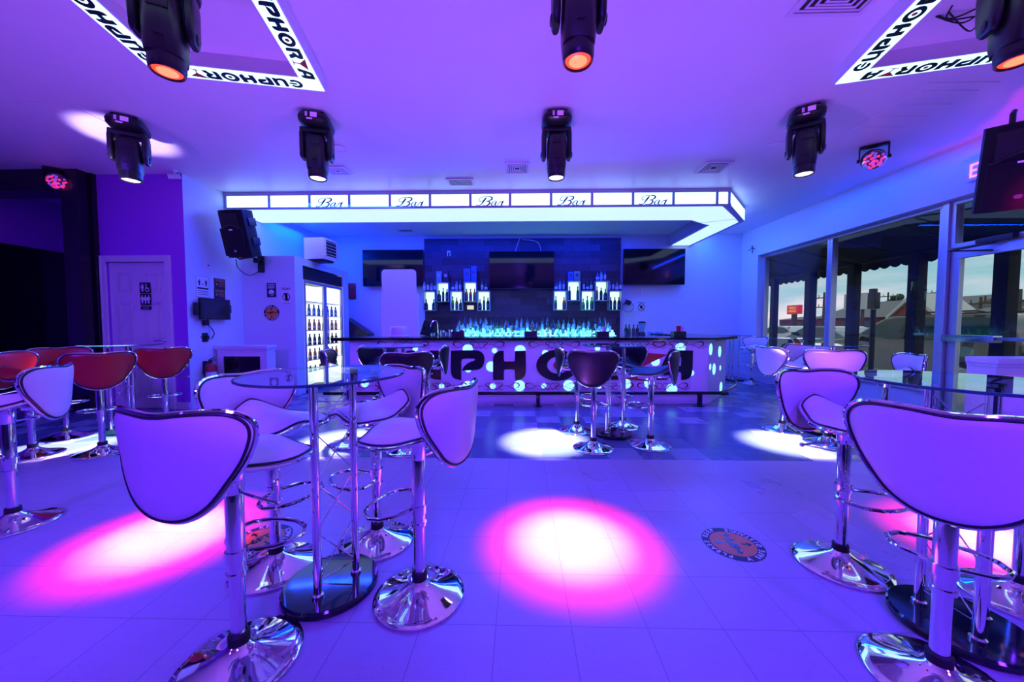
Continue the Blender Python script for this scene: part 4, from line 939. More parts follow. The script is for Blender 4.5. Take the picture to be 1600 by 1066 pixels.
# fire extinguisher
y0, z0 = sidew(320, 586)
t = thing('fire_extinguisher', 'red fire extinguisher hanging on the pale wall by the violet corner', 'fire extinguisher', (XL + .095, y0, z0 - .19))
MB().lathe([(.055, 0), (.072, .012), (.075, .03), (.075, .30), (.066, .335), (.03, .36), (.024, .375)], n=28).build('cylinder', 'red', t)
m = MB(); m.lathe([(.024, .37), (.024, .40)], n=16); m.box((-.0, .03, .41), (.022, .12, .014), None, .003); m.box((0, .03, .435), (.02, .11, .01), Matrix.Rotation(R(12), 3, 'X'), .003); m.build('valve_handle', 'black', t)
m = MB(); m.tube(catmull([(0, -.02, .39), (0, -.09, .36), (.0, -.105, .22), (0, -.095, .05)], 6), .009, 8); m.cyl((0, -.095, .06), (0, -.09, -.02), .010, 10, .018); m.build('hose', 'rubber', t)
m = MB(); m.lathe([(.0757, .11), (.0757, .24)], n=28, cap=False); m.build('label_band', 'whiteprint', t)
MB().bb((-.0948, -.03, .2), (-.07, .03, .4), .003).build('wall_bracket', 'black', t)

# ================================================================== framed black-panel cabinets
def cabinet(name, label, x0, x1, y0, y1, h):
    t = thing(name, label, 'cabinet', ((x0 + x1) / 2, y0, 0)); w = x1 - x0; d = y1 - y0
    m = MB(); m.poly([[(-w / 2 + .02, 0), (w / 2 - .02, 0), (w / 2 - .02, h - .05), (-w / 2 + .02, h - .05)], [(-w / 2 + .11, .08), (w / 2 - .11, .08), (w / 2 - .11, h - .16), (-w / 2 + .11, h - .16)]], d * .6, lambda v: (v.x, v.z, v.y))
    m.bb((-w / 2 + .02, d * .6, 0), (w / 2 - .02, d, h - .05)); m.build('surround', 'white', t, smooth=False)
    m = MB(); m.bb((-w / 2, -.03, h - .05), (w / 2, d, h), .006); m.bb((-w / 2 + .01, -.015, h - .075), (w / 2 - .01, d, h - .05), .004); m.build('mantel', 'white', t)
    MB().bb((-w / 2 + .115, .012, .085), (w / 2 - .115, .03, h - .165)).build('black_panel', 'blackgloss', t, smooth=False)
    m = MB(); m.poly([[(-w / 2 + .10, .07), (w / 2 - .10, .07), (w / 2 - .10, h - .15), (-w / 2 + .10, h - .15)], [(-w / 2 + .12, .09), (w / 2 - .12, .09), (w / 2 - .12, h - .17), (-w / 2 + .12, h - .17)]], .01, lambda v: (v.x, -.001 - v.z, v.y)); m.build('inner_moulding', 'white', t, smooth=False)
    return t
cabinet('mantel_cabinet', 'white mantel cabinet with a black inner panel below the cooler block', -4.755, -3.93, 5.50, 5.70, .90)
cabinet('mantel_cabinet', 'white mantel cabinet with a black inner panel standing before the glass street door', 4.0, 5.1, 3.12, 3.32, .94)

# ================================================================== drinks cooler in the block (faces +X)
t = thing('drinks_cooler', 'glass door drinks cooler, brightly lit inside, built into the pale block', 'cooler', (XB, F0, 0)); L = F1 - F0; Hc = FZ - .02
m = MB(); x0 = -.60
m.bb((x0, .01, .03), (x0 + .02, L - .01, Hc)); m.bb((x0, .01, .03), (-.04, .03, Hc)); m.bb((x0, L - .03, .03), (-.04, L - .01, Hc)); m.bb((x0, .01, .20), (-.04, L - .01, .24))
m.build('interior', 'fridgelit', t, smooth=False)
m = MB(); m.bb((x0, .01, Hc - .22), (-.02, L - .01, Hc), .004); m.build('top_casing', 'darkgrey', t, smooth=False); MB().bb((x0, .01, .0), (-.03, L - .01, .20), .004).build('bottom_casing', 'darkgrey', t, smooth=False)
m = MB()
for k in range(22): m.bb((-.03, .03 + k * (L - .06) / 22, .03), (-.018, .03 + (k + .55) * (L - .06) / 22, .18))
m.build('grille', 'alu', t, smooth=False)
dw = (L - .04) / 2
for k in range(2):
    a = .02 + k * dw; b = a + dw - .01; f = .055; za, zb = .21, Hc - .23
    m = MB(); m.bb((-.035, a, za), (.0, b, za + f)); m.bb((-.035, a, zb - f), (0, b, zb)); m.bb((-.035, a, za + f), (0, a + f, zb - f)); m.bb((-.035, b - f, za + f), (0, b, zb - f)); dd = m.build('door', 'alu', t, smooth=False)
    MB().bb((-.022, a + f, za + f), (-.016, b - f, zb - f)).build('pane', 'pane', dd, smooth=False)
    hy = b - .02 if k == 0 else a + .02
    m = MB(); m.tube([(0, hy, 1.0), (.045, hy, 1.0), (.045, hy, 1.42), (0, hy, 1.42)], .010, 8); m.build('handle', 'alu', dd)
ZSH = [.24, .56, .84, 1.12, 1.40, 1.66]
m = MB()
for z in ZSH[1:]: m.bb((-.56, .035, z - .012), (-.06, L - .035, z))
m.build('shelf', 'alu', t, smooth=False)

# ================================================================== bottles
def bottle_mesh(shape, gl, lab, s=1.):
    P = {'wine': [(.034, 0), (.037, .006), (.037, .17), (.033, .195), (.016, .225), (.0135, .25), (.0135, .285)],
         'round': [(.040, 0), (.044, .008), (.044, .12), (.038, .15), (.016, .18), (.013, .20), (.013, .25)],
         'tall': [(.027, 0), (.030, .006), (.030, .19), (.024, .215), (.013, .24), (.012, .31)],
         'flask': [(.045, 0), (.052, .01), (.056, .05), (.050, .10), (.028, .135), (.014, .15), (.013, .20)],
         'beer': [(.028, 0), (.030, .005), (.030, .11), (.026, .135), (.013, .165), (.012, .205)]}[shape]
    m = MB(); m.lathe([(r * s, z * s) for r, z in P], n=14)
    r = P[2][0] if shape != 'flask' else .0565; z0 = .04; z1 = P[2][1] - .03 if shape not in ('flask', 'round') else .10
    m.cur = 1; m.lathe([((r + .0008) * s, z0 * s), ((r + .0008) * s, z1 * s)], n=14, cap=False)
    m.cur = 2; zt = P[-1][1]; m.lathe([(.0148 * s, (zt - .035) * s), (.0148 * s, (zt + .006) * s)], n=12)
    return m
BM = {}
CN = {'bg_clear': 'clear', 'bg_green': 'green', 'bg_amber': 'amber', 'bg_blue': 'blue', 'bg_dark': 'dark'}
SN = {'wine': 'slender', 'round': 'round shouldered', 'tall': 'tall thin', 'flask': 'squat', 'beer': 'small'}
def bottle(shape, gl, loc, label, group, lab='label', s=1., rz=0.):
    k = (shape, gl, lab, s)
    if k not in BM:
        o = bottle_mesh(shape, gl, lab, s).build('bottle', [gl, lab, 'cap']); BM[k] = o.data
    else: o = bpy.data.objects.new('bottle', BM[k]); COL.objects.link(o)
    o.location = loc; o.rotation_euler = (0, 0, rz); return tag(o, label, 'bottle', group)
random.seed(11)
shapes = ['wine', 'round', 'tall', 'flask', 'beer']; gls = ['bg_clear', 'bg_clear', 'bg_green', 'bg_amber', 'bg_blue', 'bg_dark']
# cooler stock
for r, z in enumerate(ZSH[:5]):
    n = 9
    for k in range(n):
        yy = F0 + .07 + (L - .14) * k / (n - 1)
        g = ['bg_green', 'bg_amber', 'bg_dark', 'bg_amber', 'bg_blue'][r]
        bottle('beer', g, (XB - .14, yy, z + .0005), '%s glass bottle standing in the lit drinks cooler, %s shelf' % (CN[g], ['bottom', 'second', 'third', 'fourth', 'top'][r]), '%s shelf bottles in the cooler' % ['bottom', 'second', 'third', 'fourth', 'top'][r])

# ================================================================== stone panel, shelves, TVs
SPX0, SPX1 = ay(663, 450, 8.5).x, ay(970, 450, 8.5).x
o = MB().bb((SPX0, 8.53, .0), (SPX1, YB - .001, 3.25)).build('wall_panel', 'stone', smooth=False); struct(o, 'dark stone veneer panel on the wall behind the bar', 'wall panel')
def tv(label, px0, py0, px1, py1, Y, wires=()):
    a = ay(px0, py0, Y); b = ay(px1, py1, Y); w = b.x - a.x; h = a.z - b.z
    t = thing('television', label, 'television', ((a.x + b.x) / 2, Y, (a.z + b.z) / 2))
    MB().bb((-w / 2, 0, -h / 2), (w / 2, .05, h / 2), .006).build('casing', 'black', t); MB().bb((-w / 2 + .012, -.002, -h / 2 + .02), (w / 2 - .012, -.0002, h / 2 - .012)).build('screen', 'screen', t, smooth=False)
    MB().bb((-w / 4, .05, -h / 4), (w / 4, .10, h / 4)).build('wall_mount', 'darkgrey', t, smooth=False)
    if wires: m = MB(); [m.tube(catmull(q, 5), .006, 6) for q in wires]; m.build('cable', 'whiteprint', t)
    return t
tv('flat television on the stone panel behind the bar, between the lit shelf boxes', 764, 392.5, 866, 451.5, 8.40, [[(-.15, .05, .44), (-.05, .06, .72), (-.02, .09, .80)], [(.45, .05, .44), (.40, .08, .62), (.25, .10, .70), (.0, .10, .72)]])
tv('flat television on the pale wall behind the tall white board', 566, 390.5, 662, 447.5, 8.50)
tv('flat television on the blue wall beyond the last lit shelf box, under the canopy end', 974.5, 389, 1070, 445, 8.48, [[(-.55, .06, -.42), (-.55, .1, -.62), (-.52, .12, -.7)], [(-.25, .06, -.42), (-.25, .12, -.7)], [(.12, .06, -.42), (.12, .12, -.62)]])
SH = [(660.4, 680.6, 455, 485.6), (681, 701.6, 441, 472), (702.4, 723, 454.5, 485.6), (724, 745, 440.4, 471.8), (745.2, 766, 454.5, 485.6), (865, 886, 454, 485), (886.8, 907.4, 438.8, 470), (908, 929.4, 454, 485), (930, 951, 438.8, 470), (951.6, 972.4, 454, 485)]
CNT = [2, 3, 3, 3, 3, 2, 2, 3, 3, 3]; TOPC = [4, 0, 3, 0, 2, 3, 0, 3, 3, 4]
ORD = ['first', 'second', 'third', 'fourth', 'fifth']
YSF = 8.30; random.seed(21)
for i, (a, b, c, d) in enumerate(SH):
    p = ay(a, c, YSF); q = ay(b, d, YSF); w = q.x - p.x - .012; h = p.z - q.z; cx = (p.x + q.x) / 2; cz = q.z
    side = 'nearer the tall white board' if i < 5 else 'on the far side of the middle television'
    t = thing('shelf_box', 'lit shelf box, %s from the middle television, %s' % (ORD[4 - i] if i < 5 else ORD[i - 5], 'toward the tall white board' if i < 5 else 'toward the blender'), 'shelf', (cx, YSF, cz), 0, 'lit shelf boxes on the stone panel'); th = .018
    dep = 8.525 - YSF
    MB().poly([[(-w / 2, 0), (w / 2, 0), (w / 2, h), (-w / 2, h)], [(-w / 2 + th, th), (w / 2 - th, th), (w / 2 - th, h - th), (-w / 2 + th, h - th)]], dep, lambda v: (v.x, v.z, v.y)).build('frame', 'shelfwood', t, smooth=False)
    MB().bb((-w / 2 + th, dep - .02, th), (w / 2 - th, dep - .004, h - th)).build('light_panel', 'shelflit', t, smooth=False)
    n = CNT[i]; shp = random.choice(['wine', 'round', 'wine', 'tall']); pos = '%s box %s' % (ORD[4 - i] if i < 5 else ORD[i - 5], 'toward the tall board' if i < 5 else 'toward the blender')
    for k in range(n):
        g = ['bg_dark', 'bg_green', 'bg_dark', 'bg_amber'][(i + k * 2) % 4] if n != 3 else ['bg_dark', 'bg_dark', 'bg_green', 'bg_amber', 'bg_dark'][(i + (k if i % 2 == 0 else 0)) % 5]
        sh = shp if (i % 3 == 0) else ['wine', 'round', 'tall'][(i + k) % 3]
        xx = cx + (k - (n - 1) / 2) * (w - .09) / max(n - 1, 1) * .9
        bottle(sh, g, (xx, YSF + .08, cz + th + .0005), '%s %s bottle inside the lit %s' % (SN[sh], CN[g], pos), 'bottles inside the lit shelf boxes', 'labeld')
    for k in range(TOPC[i]):
        sh = ['wine', 'tall', 'round'][(i + k) % 3]; g = gls[(i * 2 + k * 3) % 6]
        bottle(sh, g, (cx + (k - (TOPC[i] - 1) / 2) * .085, YSF + .08, cz + h + .0005), '%s %s bottle standing on top of the %s' % (SN[sh], CN[g], pos), 'bottles on top of the shelf boxes', 'label', .9)
def carton(label, px0, px1, py0, py1, m, Y=8.36):
    p = ay(px0, py0, Y); q = ay(px1, py1, Y); t = thing('carton', label, 'carton', ((p.x + q.x) / 2, Y, q.z + .0005)); w = q.x - p.x; h = p.z - q.z
    MB().bb((-w / 2, 0, 0), (w / 2, .09, h), .003).build('box', m, t); r = min(w, h) * .28
    MB().poly([ell(0, h * .6, r, r * 1.1, 18)], .001, lambda v: (v.x, -.0005 - v.z, v.y)).build('printed_label', 'pinklabel' if 'dark' in label else 'labeld', t, smooth=False)
M['carton_teal'] = mat('teal_carton', (.12, .35, .42), .5); M['carton_dark'] = mat('dark_carton', (.02, .02, .04), .5); M['carton_blue'] = mat('blue_carton', (.05, .12, .45), .5); M['carton_green'] = mat('green_carton', (.12, .32, .2), .5)
Z2 = 440.8
carton('teal gift carton on a lit shelf box, beside the dark carton', 681.5, 690, 424, Z2, 'carton_teal'); carton('dark gift carton with a pink label on a lit shelf box', 692, 700.5, 424, Z2, 'carton_dark')
carton('blue patterned carton on the raised shelf box beside the middle television', 724.5, 735, 420, 440.2, 'carton_blue'); carton('blue grey carton with a plain face on the raised shelf box beside the middle television', 736, 744.5, 416, 440.2, 'carton_blue')
carton('small blue carton on the raised box past the middle television', 888, 896, 425, 438.5, 'carton_blue'); carton('green carton on the raised box past the middle television', 897, 906.5, 424, 438.5, 'carton_green')
# back counter with lit tiers
BX0 = ay(656, 520, 7.75).x; BX1 = ay(1022, 520, 7.75).x
t = thing('back_counter', 'low back counter behind the bar carrying the bottles', 'counter', ((BX0 + BX1) / 2, 7.75, 0)); w = BX1 - BX0
MB().bb((-w / 2, 0, 0), (w / 2, .76, .90)).build('cabinet_body', 'darkgrey', t, smooth=False); MB().bb((-w / 2 - .02, -.03, .90), (w / 2 + .02, .76, .94), .004).build('worktop', 'brushed', t, smooth=False)
TX0, TX1 = ay(712, 515, 8.0).x, ay(962, 515, 8.0).x
t = thing('bottle_riser', 'glowing stepped riser under the rows of bottles behind the bar', 'riser', ((TX0 + TX1) / 2, 7.95, .9405)); w = TX1 - TX0
for k in range(3):
    MB().bb((-w / 2, k * .13, 0), (w / 2, k * .13 + .129, .055 * (k + 1))).build('step', 'tierlit', t, smooth=False)
random.seed(4)
for k in range(3):
    n = 31 - k
    for i in range(n):
        x = TX0 + .05 + (TX1 - TX0 - .10) * (i + .5 * (k % 2)) / n + random.uniform(-.012, .012)
        g = random.choice(['bg_clear'] * 5 + ['bg_green', 'bg_green', 'bg_amber', 'bg_blue', 'bg_dark']); sh = random.choice(['wine', 'round', 'tall', 'flask', 'wine', 'round'])
        rn = ['lowest', 'middle', 'highest'][k]
        bottle(sh, g, (x, 7.95 + k * .13 + .065, .9405 + .055 * (k + 1) + .0005), '%s %s glass bottle on the %s glowing step behind the bar' % (SN[sh], CN[g], rn), 'bottles on the %s glowing step' % rn, random.choice(['label', 'label', 'labeld']))
# front row small bottles on the worktop
for i in range(14):
    x = TX0 + .1 + i * .24 + random.uniform(-.04, .04); g = random.choice(['bg_clear', 'bg_green', 'bg_dark', 'bg_amber'])
    bottle('beer', g, (x, 7.86, .9405), 'small %s bottle on the back worktop before the glowing steps' % CN[g], 'small bottles on the back worktop')
for px, g in ((978, 'bg_dark'), (983, 'bg_green'), (990, 'bg_amber'), (996, 'bg_dark')):
    v = ay(px, 515, 7.95); bottle('wine', g, (v.x, 7.95, .9405), 'slender %s bottle on the worktop next to the blender' % CN[g], 'wine bottles next to the blender', 'labeld')
# blender
v = ay(1003, 515, 7.95); t = thing('blender', 'bar blender with a glass jug at the end of the back worktop', 'blender', (v.x, 7.95, .9405))
MB().lathe([(.085, 0), (.085, .02), (.065, .11), (.05, .13)], n=20).build('motor_base', 'darkgrey', t); MB().lathe([(.045, .132), (.075, .30), (.078, .32)], n=20, cap=False).build('jug', 'bg_clear', t); MB().lathe([(.08, .32), (.08, .34), (.05, .36)], n=20).build('lid', 'black', t)
M['cupglass'] = glassmat('cup_glass', (.75, .9, 1), (.8, 1, 1), 1.45)
for k, px in enumerate((1014, 1020, 1025, 1030, 1034)):
    v = ay(px, 515, 7.95); tag(MB().lathe([(.022, 0), (.026, .004), (.034, .13), (.031, .13), (.024, .012)], n=16, cap=False).build('drinking_glass', 'cupglass'), 'short clear drinking glass on the worktop past the blender', 'glass', 'drinking glasses past the blender').location = (v.x, 7.95 + (k % 2) * .06, .9412)

# ---- things standing on the bar top (z = 1.028)
BT = 1.0295
def on_bar(px, depth=.42):
    a = PB0 + bnor * (-depth); r = ray(px, 520); n = bnor; tt = n.dot(a - Vector((0, 0, H))) / n.dot(r); q = Vector((0, 0, H)) + r * tt; return Vector((q.x, q.y, BT))
def caddy(px, label, cups):
    p = on_bar(px); t = thing('napkin_caddy', label, 'caddy', p, BA, 'black napkin caddies on the bar')
    m = MB(); w, d, h = .20, .13, .085
    m.bb((-w / 2, -d / 2, 0), (w / 2, d / 2, .006)); m.bb((-w / 2, -d / 2, 0), (w / 2, -d / 2 + .005, h)); m.bb((-w / 2, d / 2 - .005, 0), (w / 2, d / 2, h)); m.bb((-w / 2, -d / 2, 0), (-w / 2 + .005, d / 2, h)); m.bb((w / 2 - .005, -d / 2, 0), (w / 2, d / 2, h)); m.bb((-.003, -d / 2, 0), (.003, d / 2, h)); m.build('tray', 'black', t, smooth=False)
    MB().bb((-.085, -.05, .007), (-.015, .05, .075), .003).build('napkins', 'whiteprint', t)
    for dx, m_, hh in cups:
        q = Matrix.Rotation(BA, 3, 'Z') @ Vector((dx, 0, .007)) + p
        tag(MB().lathe([(.026, 0), (.028, .004), (.038, hh), (.036, hh), (.026, .008)], n=18, cap=False).build('plastic_cup', m_), '%s cup in the %s' % ('red' if m_ == 'red' else 'white', label.replace('black ', '', 1)), 'cup').location = q
M['cupwhite'] = mat('white_cup_plastic', (.8, .75, .85), .3)
caddy(716, 'black caddy on the bar above the letter P', [(.055, 'red', .10)])
caddy(829, 'black caddy on the bar just before the round letter O', [(.055, 'red', .09)])
caddy(941, 'black caddy on the bar in front of the last bottles', [(.03, 'cupwhite', .15)])
caddy(1060, 'black caddy on the bar near its angled end', [(-.0, 'red', .17), (.055, 'cupwhite', .17)])
# tall white board, white canister and till area behind the near end of the bar
YBd = 6.6; a = ay(596, 421, YBd); b = ay(650.5, 500, YBd); w = b.x - a.x
t = thing('standing_board', 'tall white board with rounded top standing behind the bar', 'board', ((a.x + b.x) / 2, YBd, 0)); hh = a.z; rr = .07
cor = [(-w / 2, .05), (w / 2, .05)] + ell(w / 2 - rr, hh - rr, rr, rr, 8, 0, PI / 2, False) + ell(-w / 2 + rr, hh - rr, rr, rr, 8, PI / 2, PI, False)
MB().poly([cor], .03, lambda v: (v.x, v.z, v.y)).build('panel', 'white', t, smooth=False)
m = MB(); m.bb((-w / 2 - .03, .03, 0), (-w / 2 + .02, .07, hh - .45), .006); m.bb((w / 2 - .02, .03, 0), (w / 2 + .03, .07, hh - .45), .006); m.bb((-w / 2 - .05, -.15, 0), (w / 2 + .05, .25, .04), .006); m.build('stand', 'white', t)
p = on_bar(623, .36); t = thing('white_canister', 'white rounded canister on a flat foot on the bar before the tall board', 'canister', p)
MB().lathe([(.125, .02), (.13, .03), (.13, .15), (.12, .165), (.02, .17)], n=32).build('body', 'white', t); MB().lathe([(.16, 0), (.165, .008), (.16, .02)], n=32).build('foot', 'white', t)
v = ay(668, 500, 8.1); t = thing('point_of_sale_screen', 'slanted dark till screen on the back worktop by the tall board', 'till', (v.x, 8.1, .9405))
MB().box((0, 0, .20), (.26, .02, .34), Matrix.Rotation(R(-12), 3, 'X') @ Matrix.Rotation(R(14), 3, 'Y'), .006).build('screen', 'screen', t); MB().lathe([(.08, 0), (.07, .01), (.02, .02), (.02, .1)], n=16).build('stand', 'whiteprint', t)
v = ay(684, 505, 8.0); t = thing('bar_faucet', 'curved steel faucet on the back worktop beside the till screen', 'faucet', (v.x, 8.0, .9405)); MB().tube(catmull([(0, 0, 0), (0, 0, .30), (-.05, -.02, .38), (-.12, -.04, .34), (-.15, -.05, .24)], 6), .010, 8).build('spout', 'chrome', t); MB().tube([(.0, 0, .06), (.06, -.03, .09)], .008, 6).build('lever', 'chrome', t)
for k, px in enumerate((676, 691, 698, 704)):
    v = ay(px, 512, 7.9); h_ = (.10, .16, .12, .18)[k]
    tag(MB().lathe([(.04, 0), (.045, .005), (.05, h_), (.046, h_), (.04, .01)], n=18, cap=False).build('steel_shaker', 'brushed'), ['low wide', 'tall', 'short', 'tallest'][k] + ' steel shaker on the back worktop near the faucet', 'shaker').location = (v.x, 7.9, .9412)
v = ay(735, 480.5, 8.5); t = thing('small_poster', 'small bright framed picture under the raised lit box', 'picture', (v.x, 8.527, v.z)); MB().bb((-.085, -.012, -.055), (.085, 0, .055), .002).build('frame', 'black', t); MB().bb((-.078, -.0135, -.048), (.078, -.0122, .048)).build('print', mat('lit_picture', (.8, .7, .3), .4, emit=(.8, .75, .3), es=.8), t, smooth=False)
v = ay(701, 396, 8.5); t = thing('wall_hook', 'small white fixture high on the stone panel', 'hook', (v.x, 8.529, v.z)); m = MB(); m.bb((-.04, -.02, .03), (.04, 0, .06), .003); m.bb((-.04, -.02, -.06), (-.02, 0, .03), .003); m.bb((.02, -.02, -.06), (.04, 0, .03), .003); m.build('body', 'whiteprint', t)
def circ(mb, w, h, fn): ic_nodrink(mb, w, h, fn)
frontsign('no_drinks_sign', 'small round crossed cup notice on the blue wall above the blender', 'sign', 995, 472, 1009, 486, 'whiteprint', YB - .001, [('pictogram', 'ink', circ)])
v = ay(980, 473, 8.6); t = thing('wall_fan', 'small black clip fan with a hanging cable on the blue wall', 'fan', (v.x, 8.60, v.z)); m = MB(); m.box((0, -.06, 0), (.13, .10, .10), Matrix.Rotation(R(20), 3, 'Y'), .02); m.box((0, 0, 0), (.04, .08, .04)); m.build('body', 'black', t)
MB().tube([(.02 + .13 * math.cos(a * .5), 0, -.10 + .12 * math.sin(a * .5)) for a in range(13)], .005, 6).build('cable', 'black', t)
# ceiling heater on the block
HX = ay(494, 390, 6.6)
t = thing('unit_heater', 'white boxy unit heater with a louvred front on top of the cooler block', 'heater', (HX.x, 6.75, ZB + .001), R(-6))
MB().bb((-.20, -.19, .03), (.20, .19, .42), .01).build('case', 'white', t)
m = MB(); m.bb((.20, -.16, .10), (.206, .16, .38)); m.build('grille_opening', 'black', t, smooth=False)
m = MB()
for k in range(5): m.box((.212, 0, .125 + k * .057), (.03, .32, .006), Matrix.Rotation(R(30), 3, 'Y'))
for s in (-.165, .165): m.box((.212, s, .24), (.024, .012, .30))
m.build('louvre', 'white', t, smooth=False); MB().bb((-.16, -.15, 0), (.16, .15, .03)).build('foot', 'darkgrey', t, smooth=False)
# dark slanted display and red sign behind the block
v = ay(549, 455, 8.6); t = thing('wall_sign', 'small red sign on the blue wall behind the cooler block', 'sign', (v.x, YB - .001, v.z)); MB().bb((-.09, -.02, -.19), (.09, 0, .19), .004).build('board', 'red', t)
v = ay(556, 510, 7.9); t = thing('waste_bin', 'dark slanted bin between the cooler block and the back wall', 'bin', (v.x - .05, 8.2, 0))
MB().poly([[(-.2, 0), (.2, 0), (.26, 1.02), (-.26, 1.38)]], .35, lambda v: (v.x, v.z - .17, v.y)).build('body', 'black', t, smooth=False)

# ================================================================== annex: black screen
y1, z1 = ax(107, 397, XLL).y, ax(107, 397, XLL).z
t = thing('projection_screen', 'large flat black screen on the violet wall seen through the portal', 'screen', (XLL + .002, 5.5, 0))
MB().bb((0, YP - .3 - 5.5, .25), (.05, y1 - 5.5, z1), .004).build('screen_panel', 'screen', t); 
v = ay(125, 500, 6.08)
t = thing('lit_poster_column', 'narrow bright column of posters at the portal edge', 'poster', (v.x, 6.095, 0))
for k, (za, zb, mm) in enumerate(((.95, 1.2, 'neonpink'), (1.2, 1.75, 'whiteprint'), (1.75, 2.0, 'navy'), (2.0, 2.25, 'pinklabel'), (2.25, 2.45, 'navy'), (2.45, 3.1, 'whiteprint'))): MB().bb((-.10, -.02, za), (.10, 0, zb - .01)).build('poster', mm, t, smooth=False)
# ================================================================== outside
GZ = -.28
def out(name, mb, m, label, cat='ground', **k): o = mb.build(name, m, smooth=False); return struct(o, label, cat)
out('ground_street', MB().bb((XR + 3.0, -30, GZ - .1), (90, 110, GZ)), 'asphalt', 'asphalt car park outside the windows')
out('ground_walkway', MB().bb((XR + .27, -6, GZ), (XR + 3.0, 40, -.03)), 'concrete', 'concrete walkway outside the shop windows')
XA = 7.05
for i, (px, w) in enumerate(((1209, .14), (1265, .17), (1332, .16), (1430, .17), (1568, .17))):
    v = ax(px, 500, XA); m = MB().bb((XA - w / 2, v.y - w / 2, -.03), (XA + w / 2, v.y + w / 2, 2.49), .01)
    m.bb((XA - w / 2 - .03, v.y - w / 2 - .03, -.03), (XA + w / 2 + .03, v.y + w / 2 + .03, .15), .01)
    tag(m.build('awning_post', 'awning'), ['slim black awning post farthest down the walkway', 'black awning post beyond the first window pane', 'black awning post before the pale parked car windscreen', 'black awning post in front of the gabled brick building', 'black awning post seen through the glass door'][i], 'post', 'black posts of the awning')
aw = thing('shop_awning', 'black canvas awning with a scalloped edge over the walkway', 'awning', (XA, 6, 0))
ya, yb = -1.5, 12.0; zlow = ax(1400, 418, XA + .15).z + .02
m = MB(); m.poly([[(XR + .30 - XA, 3.15), (.22, 2.62), (.22, 2.58), (XR + .30 - XA, 3.09)]], yb - ya, lambda v: (v.x, v.z + ya - 6, v.y)); m.build('canvas', 'awning', aw, smooth=False)
n = 66; pts = [(ya, 2.60)]; 
val = [(yb, 2.60)]
for k in range(n, -1, -1):
    y = ya + (yb - ya) * k / n
    val.append((y, zlow + .045))
    if k > 0:
        for q in (.25, .5, .75): val.append((y - (yb - ya) / n * q, zlow + .045 - .05 * math.sin(PI * q)))
val.append((ya, 2.60))
MB().poly([[(y - 6, z) for y, z in val]], .012, lambda v: (.21 + v.z, v.x, v.y)).build('valance', 'awning', aw, smooth=False)
m = MB()
for y in range(0, 12): m.cyl((XR + .30 - XA, y - 6, 2.95), (.18, y - 6, 2.52), .018, 8)
m.cyl((.18, ya - 6, 2.52), (.18, yb - 6, 2.52), .02, 8); m.build('frame', 'darkgrey', aw)
# parking sign silhouette
v = ax(1365, 475, 8.2); t = thing('parking_meter', 'dark street pay post with a box head outside the window', 'meter', (8.2, v.y, GZ))
zt = ax(1365, 460, 8.2).z
m = MB(); m.cyl((0, 0, 0), (0, 0, zt - GZ - .35), .05, 12); m.build('post', 'rubber', t); m = MB(); m.box((0, 0, zt - GZ - .15), (.12, .20, .38), None, .03); m.box((0, .02, zt - GZ + .08), (.1, .12, .1), None, .02); m.build('head', 'black', t)
